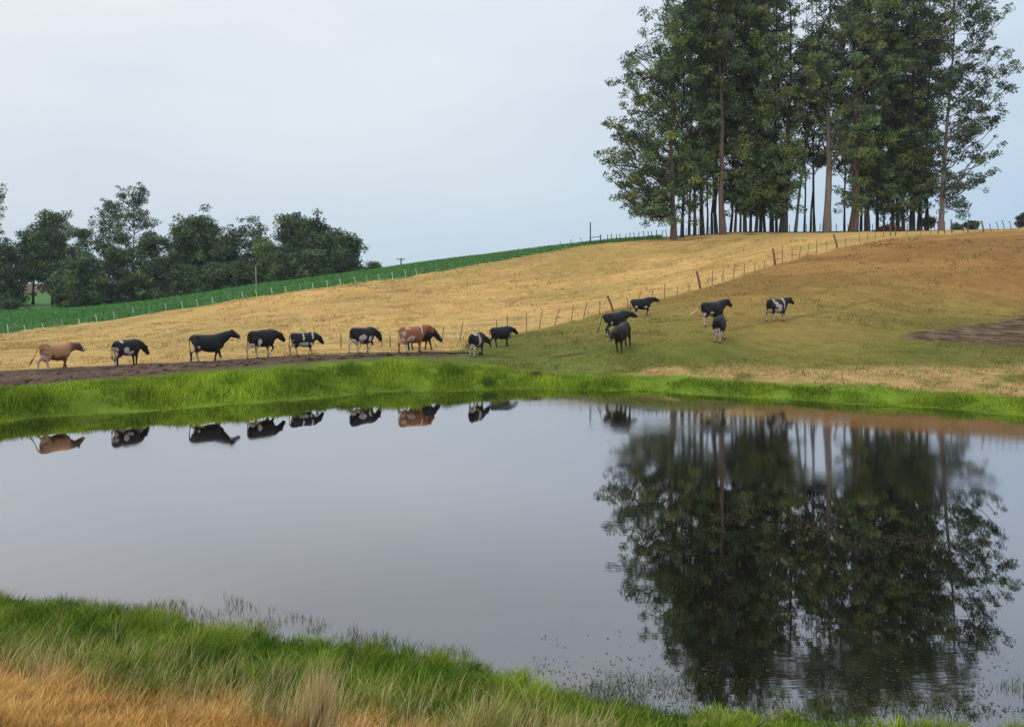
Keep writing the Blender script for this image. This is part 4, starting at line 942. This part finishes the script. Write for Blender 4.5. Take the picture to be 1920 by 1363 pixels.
    horn = [(poll+hd*.0+side*sy*.06+up*.08, norm(side*sy*.6+up)) for sy in (-1, 1)]
    return m2, poll, hd, eyes, horn, up, side

BLK = (0.013, 0.011, 0.014); WHT = (0.52, 0.45, 0.40); PNK = (0.42, 0.25, 0.19); JER = (0.43, 0.215, 0.10); JDK = (0.13, 0.06, 0.04); RED = (0.30, 0.105, 0.045)
def paint(me, P, poll, hd):
    n = len(me.vertices); co = np.empty(n*3, np.float32); me.vertices.foreach_get('co', co); co = co.reshape(-1, 3)
    x, y, z = co.T; seed = P.get('seed', 1)
    ns = (fbm(x*1+seed*5.1+y*.7, z+seed*3.3+y, .22, 4)-.5)*0.30; ns2 = fbm(x+seed, z*1.2+y*.3, .3, 3)
    base = np.array(P.get('base', BLK)); col = np.tile(base, (n, 1)).astype(float)
    if P.get('kind') == 'jersey':
        dk = np.clip(sst(.55, .95, x)+sst(1.18, 1.3, z)*(x < -.5)*.8+(1-sst(.45, .62, z))*(x > 0)+(1-sst(.62, .78, z+(ns*1.5)))*(x > -.4)*.9, 0, 1)[:, None]
        dk = np.maximum(dk, ((x < -.50)*(z > .85)*sst(.45, .6, ns2)*.55)[:, None])
        col = col*(1-dk)+np.array(JDK)*dk
    for (cx_, cz, rx, rz, sd, cc) in P.get('patches', []):
        d = np.sqrt(((x-cx_)/rx)**2+((z-cz)/rz)**2)+ns*4.5
        m = (1-sst(.88, 1.06, d))*(1.0 if sd == 0 else (y*sd > .02))
        col = col*(1-m[:, None])+np.array(cc)*m[:, None]
    # udder / belly
    ud = (1-sst(.70, .80, z+ns))*(np.abs(y) < .19)*(x > -.76)*(x < -.12)*(z > .42)*(np.abs(x+.45) < .34)
    if P.get('udder', 1) > 0:
        uc = np.array(P.get('udder_col', PNK)); core = ud*(1-sst(.12, .17, np.abs(y))); col = col*(1-core[:, None])+uc*core[:, None]
    for (kk, sy), hgt in P.get('socks', {}).items():
        m = (z < hgt+ns)*(y*sy > 0)*((x > .15) if kk == 'f' else (x < -.15))*(1-ud)
        if hgt < .5: pass
        col = np.where((m > .5)[:, None], np.array(P.get('sockcol', WHT)), col)
    hoof = (z < .06)*(x > -2)
    col = np.where(hoof[:, None], np.array((0.05, .04, .035)), col)
    # tail switch
    tc_ = P.get('tailcol')
    if tc_ is not None:
        m = (x < -.875)*(z < P.get('tailz', .62)); col = np.where(m[:, None], np.array(tc_), col)
    # muzzle
    q = (co-poll)@hd; rad = np.linalg.norm(co-poll-q[:, None]*hd, axis=1)
    mz = (q > .47)*(q < .66)*(rad < .2)
    col = np.where(mz[:, None], np.array(P.get('muzzle', (0.05, .045, .05))), col)
    if P.get('kind') == 'jersey':
        ring = (q > .41)*(q < .48)*(rad < .2); col = np.where(ring[:, None], np.array((.5, .4, .3)), col)
    a = me.attributes.new('tint', 'FLOAT_COLOR', 'POINT'); c4 = np.ones((n, 4), np.float32); c4[:, :3] = np.clip(col, .004, .8); a.data.foreach_set('color', c4.ravel())
def uvs(r, seg=10):
    bm = bmesh.new(); bmesh.ops.create_uvsphere(bm, u_segments=seg, v_segments=8, radius=r); return bm
M_EYE = attr_mat('cow_eye', 'tint', 0.1, 0.6)
M_HORN = attr_mat('horn', 'tint', 0.4, 0.4, var=.3, scale=20)
# photograph extents (left, right, back height in px), tail left out
FIT = {(108,694):(68,160,51),(243,686):(211,281,50),(396,679):(354,453,53),(493,671):(462,535,54),(571,666):(542,608,43),(681,662):(652,717,49),(797,656):(763,830,44),
       (770,661):(746,815,50),(890,667):(878,921,44),(941,650):(918,973,38),(1160,627):(1134,1199,43),(1164,655):(1143,1186,50),(1211,592):(1184,1240,34),(1340,611):(1314,1375,46),(1350,638):(1335,1366,47),(1461,602):(1436,1490,42)}
def cow(label, px, py, yaw, size, P):
    me, poll, hd, eyes, horn, up, side = cow_mesh(P); paint(me, P, poll, hd); me.materials.append(M_COAT)
    b = ground_at(px, py); o = bpy.data.objects.new('cow', me); C.objects.link(o)
    tx0, tx1, th = FIT[(px, py)]
    co = np.empty(len(me.vertices)*3, np.float32); me.vertices.foreach_get('co', co); co = co.reshape(-1, 3); co = co[(co[:, 0] > -.88)]
    def ext(yw, sz, bx):
        a_ = math.radians(yw); X_ = bx+sz*(.92*co[:, 0]*math.cos(a_)-co[:, 1]*math.sin(a_)); Y_ = b.y+sz*(.92*co[:, 0]*math.sin(a_)+co[:, 1]*math.cos(a_))
        p_ = CX+FX*X_/Y_; return p_.min(), p_.max()
    zt = np.percentile(co[co[:, 0] < .55][:, 2], 99.9)
    size = min(1.12, max(.84, th*b.y/FX/zt))
    yaw = P.get('yawp', yaw); best = min(np.arange(3, 84, 3.0), key=lambda q: abs((lambda e: e[1]-e[0])(ext(q if yaw < 90 else 180+q, size, b.x))-(tx1-tx0))+abs(q-(yaw % 180))*P.get('yw', .12))
    yaw = best if yaw < 90 else 180+best
    for _ in range(3):
        e = ext(yaw, size, b.x); b.x += ((tx0+tx1)/2-(e[0]+e[1])/2)*b.y/FX
    a = math.radians(yaw)
    hs = []
    for dx, dy in ((.5, .15), (.5, -.15), (-.62, .15), (-.62, -.15)):
        wx_ = b.x+size*(dx*math.cos(a)-dy*math.sin(a)); wy_ = b.y+size*(dx*math.sin(a)+dy*math.cos(a)); hs.append(float(ground_xy(np.array([wx_]), np.array([wy_]))[0]))
    zf = (hs[0]+hs[1])/2; zh = (hs[2]+hs[3])/2
    o.location = (b.x, b.y, (zf*.62+zh*.5)/1.12); o.rotation_euler = (0, -math.atan2(zf-zh, 1.12*size)*.8, a); o.scale = (size*.92, size, size)
    tag(o, label, 'cow', 'dairy cows of the herd')
    for e in eyes:
        bm = uvs(.022); m = bpy.data.meshes.new('eye'); bm.to_mesh(m); bm.free(); m.materials.append(M_EYE)
        at = m.attributes.new('tint', 'FLOAT_COLOR', 'POINT'); at.data.foreach_set('color', [0.01, .008, .008, 1]*len(m.vertices))
        eo = bpy.data.objects.new('eye', m); C.objects.link(eo); eo.parent = o; eo.location = tuple(e)
    if P.get('horns'):
        for h0, h1 in horn:
            pth = np.array([h0-h1*.03, h0+h1*.06, h0+h1*.13+hd*.02, h0+h1*.20+hd*.05-side*0]); v, f = tube(pth, [.03, .026, .018, .004], 8)
            ac = Acc(); ac.add(v, f, (0.07, .05, .04)); ho = ac.build('horn', M_HORN, o)
    return o
walk1 = {('f', 1): (.18, 0), ('f', -1): (-.16, 0), ('h', 1): (-.14, 0), ('h', -1): (.20, 0)}
walk2 = {('f', 1): (-.16, .0), ('f', -1): (.16, 0), ('h', 1): (.18, 0), ('h', -1): (-.14, 0)}
step = {('f', 1): (.0, 0), ('f', -1): (-.05, .34), ('h', 1): (-.16, 0), ('h', -1): (.24, 0)}
stand = {('f', 1): (.03, 0), ('f', -1): (-.03, 0), ('h', 1): (.04, 0), ('h', -1): (-.04, 0)}
HANG = [(-.84, 0, 1.24), (-.92, 0, 1.16), (-.94, 0, .9), (-.93, 0, .66), (-.94, 0, .50), (-.93, 0, .36)]
FLY = [(-.84, 0, 1.24), (-.95, 0, 1.14), (-1.03, .03, .9), (-1.14, .05, .66), (-1.26, .06, .46), (-1.36, .07, .30)]
sk = lambda **k: {(a[0], 1 if a[1] == 'l' else -1): v for a, v in k.items()}
cow('tan cow with dark face, short horns and heavy udder, last in line', 108, 694, 30, 0.90,
    dict(kind='jersey', yawp=62, yw=1.5, base=JER, legs=walk1, poll=(1.20, 1.22), pitch=-28, udder=1.35, udder_col=(.40, .24, .18), tail=FLY, tailcol=(.05, .03, .025), tailz=.75, horns=True, girth=1.12, muzzle=(.06, .05, .05), ear_up=.5, socks={('h', -1): .5, ('h', 1): .42}, sockcol=(.5, .36, .26), seed=2, patches=[(-.72, .78, .12, .2, 0, (.42, .28, .2))]))
cow('black cow with white rump spot, white flank and low head, second on the path', 243, 686, 42, 0.99,
    dict(legs=stand, poll=(1.16, .98), pitch=-52, udder=1.0, udder_col=(.5, .36, .3), hump=.05, seed=3, patches=[(-.46, 1.32, .10, .10, 0, WHT), (-.22, .86, .16, .20, -1, WHT), (-.80, .80, .1, .25, 0, (.5, .38, .33)), (.02, .70, .22, .10, -1, WHT), (1.2, 1.02, .04, .04, -1, WHT)], socks={('h', 1): .3}, tail=HANG))
cow('large all black cow seen side on with head raised, longest on the path', 396, 679, 3, 1.03,
    dict(yawp=20, yw=.6, legs=walk2, poll=(1.20, 1.44), pitch=-24, udder=1.05, udder_col=(.42, .24, .19), seed=4, ear_up=.9, socks={('h', 1): .5, ('h', -1): .07, ('f', -1): .2}, patches=[(-.74, .68, .1, .2, 0, (.42, .28, .24)), (-.42, .74, .10, .10, -1, WHT)], tailcol=(.30, .14, .09), tailz=.85, tail=[(-.84, 0, 1.24), (-.90, 0, 1.16), (-.91, 0, .9), (-.88, 0, .66), (-.87, 0, .50), (-.86, 0, .36)]))
cow('black cow with white hind legs and one lifted foreleg, fourth on the path', 493, 671, 32, 1.05,
    dict(legs=step, poll=(1.18, 1.14), pitch=-38, hump=.06, udder=.75, udder_col=(.5, .4, .33), seed=5, socks={('h', 1): .62, ('h', -1): .62, ('f', 1): .45, ('f', -1): .35}, sockcol=(.46, .36, .27), patches=[(-.36, .82, .14, .18, -1, WHT)]))
cow('black cow with two white side bands, fifth in line on the path', 571, 666, 36, 0.90,
    dict(legs=walk1, poll=(1.16, 1.08), pitch=-48, udder=1.1, seed=6, socks={('h', 1): .5, ('h', -1): .5, ('f', 1): .45, ('f', -1): .45}, sockcol=(.4, .30, .22), patches=[(-.10, 1.12, .075, .22, 0, WHT), (.58, 1.18, .075, .24, 0, WHT), (-.05, .68, .3, .11, 0, WHT), (.45, .70, .12, .10, 0, WHT), (-.8, .75, .1, .25, 0, (.45, .30, .25))]))
cow('black cow with white belly and pale legs walking alone just ahead of the banded cow', 681, 662, 30, 0.98,
    dict(legs=step, poll=(1.16, 1.08), pitch=-50, udder=.9, udder_col=(.5, .42, .36), seed=7, socks={('h', 1): .68, ('h', -1): .68, ('f', 1): .5, ('f', -1): .45}, sockcol=(.48, .38, .30), patches=[(-.24, .86, .26, .17, 0, WHT), (.28, .76, .16, .12, 0, WHT)]))
cow('black cow with lowered head half hidden behind the red and white cow', 797, 656, 22, 0.95,
    dict(legs=walk2, poll=(1.10, .88), pitch=-42, hump=.0, udder=.5, udder_col=BLK, seed=8))
cow('red brown cow with a white shoulder stripe and mottled white rump on the path', 770, 661, 44, 1.02,
    dict(base=RED, legs=walk1, poll=(1.18, 1.30), pitch=-30, udder=1.2, udder_col=(.45, .30, .25), seed=9, socks={('h', -1): .45, ('f', 1): .5}, patches=[(.52, 1.18, .08, .26, 0, WHT), (-.45, 1.25, .2, .09, 0, (.5, .38, .28)), (-.8, .85, .14, .34, 0, (.48, .33, .27)), (-.30, .74, .22, .16, -1, (.5, .38, .3))], tailcol=(.25, .11, .06), tailz=.9))
cow('black and white cow seen from behind with white legs, leaving the end of the path', 890, 667, 66, 0.97,
    dict(legs=stand, poll=(1.18, 1.0), pitch=-35, head_yaw=-28, head_y=-.12, udder=1.1, udder_col=(.48, .36, .3), seed=10, socks={('h', 1): .62, ('h', -1): .62, ('f', 1): .45}, sockcol=(.48, .38, .32), patches=[(-.55, 1.32, .16, .11, 0, WHT), (-.15, .9, .14, .34, -1, (.46, .38, .34)), (-.84, .66, .12, .22, 0, (.48, .36, .31))], tailcol=(.4, .3, .25), tailz=.6))
cow('all black cow on the grass just ahead of the cow seen from behind', 941, 650, 20, 0.92,
    dict(legs=walk1, poll=(1.14, 1.16), pitch=-35, udder=.6, udder_col=BLK, seed=11, hump=.03))
cow('black cow with trailing tail behind the dark one that faces the pond', 1160, 627, 20, 1.0,
    dict(legs=walk2, poll=(1.16, 1.16), pitch=-22, udder=.9, udder_col=(.45, .36, .3), seed=12, socks={('h', -1): .2}, patches=[(-.42, .76, .1, .1, -1, WHT)], tail=FLY))
cow('dark brown black cow turned towards the pond with head down, lowest on the slope', 1164, 655, 232, 1.02,
    dict(base=(0.022, .014, .013), legs=stand, poll=(1.14, 1.22), pitch=-42, head_yaw=-22, head_y=.05, udder=.4, udder_col=(.05, .03, .03), seed=13, girth=.92, muzzle=(.2, .16, .14), ear_up=.1))
cow('black cow with pale hind legs highest up the slope near the fence', 1211, 592, 10, 0.98,
    dict(legs=walk1, poll=(1.14, 1.24), pitch=-20, udder=.7, udder_col=WHT, seed=14, socks={('h', 1): .55, ('h', -1): .3, ('f', 1): .4}, patches=[(.3, .68, .14, .08, 0, WHT), (-.5, .78, .12, .1, -1, WHT)]))
cow('black cow swinging a long white tail above the cow seen from behind', 1340, 611, 34, 1.02,
    dict(legs=walk2, poll=(1.16, 1.38), pitch=-32, udder=.9, udder_col=(.55, .45, .38), seed=15, socks={('h', -1): .5, ('h', 1): .4, ('f', 1): .4}, sockcol=(.45, .38, .3), patches=[(-.3, .74, .16, .1, 0, WHT)], tail=[(-.84, 0, 1.22), (-.96, .06, 1.12), (-1.12, .14, .96), (-1.28, .22, .84), (-1.42, .28, .74), (-1.56, .34, .66)], tailcol=(.6, .52, .36), tailz=1.05))
cow('black cow with white hind legs walking straight away up the slope', 1350, 638, 82, 0.97,
    dict(legs=stand, poll=(1.10, .95), pitch=-50, udder=.7, udder_col=(.45, .36, .32), seed=16, socks={('h', 1): .72, ('h', -1): .55, ('f', 1): .5, ('f', -1): .5}, sockcol=(.42, .34, .30), patches=[(-.80, .70, .12, .16, 0, (.4, .33, .3))], tail=[(-.84, 0, 1.24), (-.90, 0, 1.16), (-.90, 0, .9), (-.88, 0, .66), (-.88, 0, .50), (-.87, 0, .36)]))
cow('black and white cow with zigzag flank and shoulder band, furthest along the slope', 1461, 602, 34, 0.98,
    dict(legs=walk1, poll=(1.14, 1.32), pitch=-26, udder=1.1, seed=17, ear_up=.7, socks={('h', 1): .45, ('h', -1): .5, ('f', 1): .5, ('f', -1): .4}, sockcol=(.42, .32, .25), patches=[(-.48, 1.22, .10, .18, 0, WHT), (-.30, 1.02, .12, .16, 0, WHT), (-.10, .92, .20, .14, 0, WHT), (-.12, .68, .35, .13, 0, WHT), (.38, 1.18, .085, .30, 0, WHT), (.36, .8, .07, .2, 0, WHT)]))

# ------------------------------------------------------------------ haze
hm = bpy.data.meshes.new('haze'); bm = bmesh.new(); bmesh.ops.create_cube(bm, size=1.0)
for v in bm.verts: v.co = Vector((v.co.x*800, v.co.y*420+130, (-16 if v.co.z < 0 else 62)))
bm.to_mesh(hm); bm.free(); ho = bpy.data.objects.new('haze', hm); C.objects.link(ho); ho['kind'] = 'stuff'
mt = bpy.data.materials.new('thin_air_haze'); mt.use_nodes = True; t = mt.node_tree; t.nodes.clear()
vp = N(t, 'ShaderNodeVolumePrincipled'); vp.inputs['Color'].default_value = (0.86, 0.93, 1.0, 1); vp.inputs['Density'].default_value = 0.00018; vp.inputs['Anisotropy'].default_value = 0.1
o_ = N(t, 'ShaderNodeOutputMaterial'); L(t, vp.outputs[0], o_.inputs['Volume']); hm.materials.append(mt)
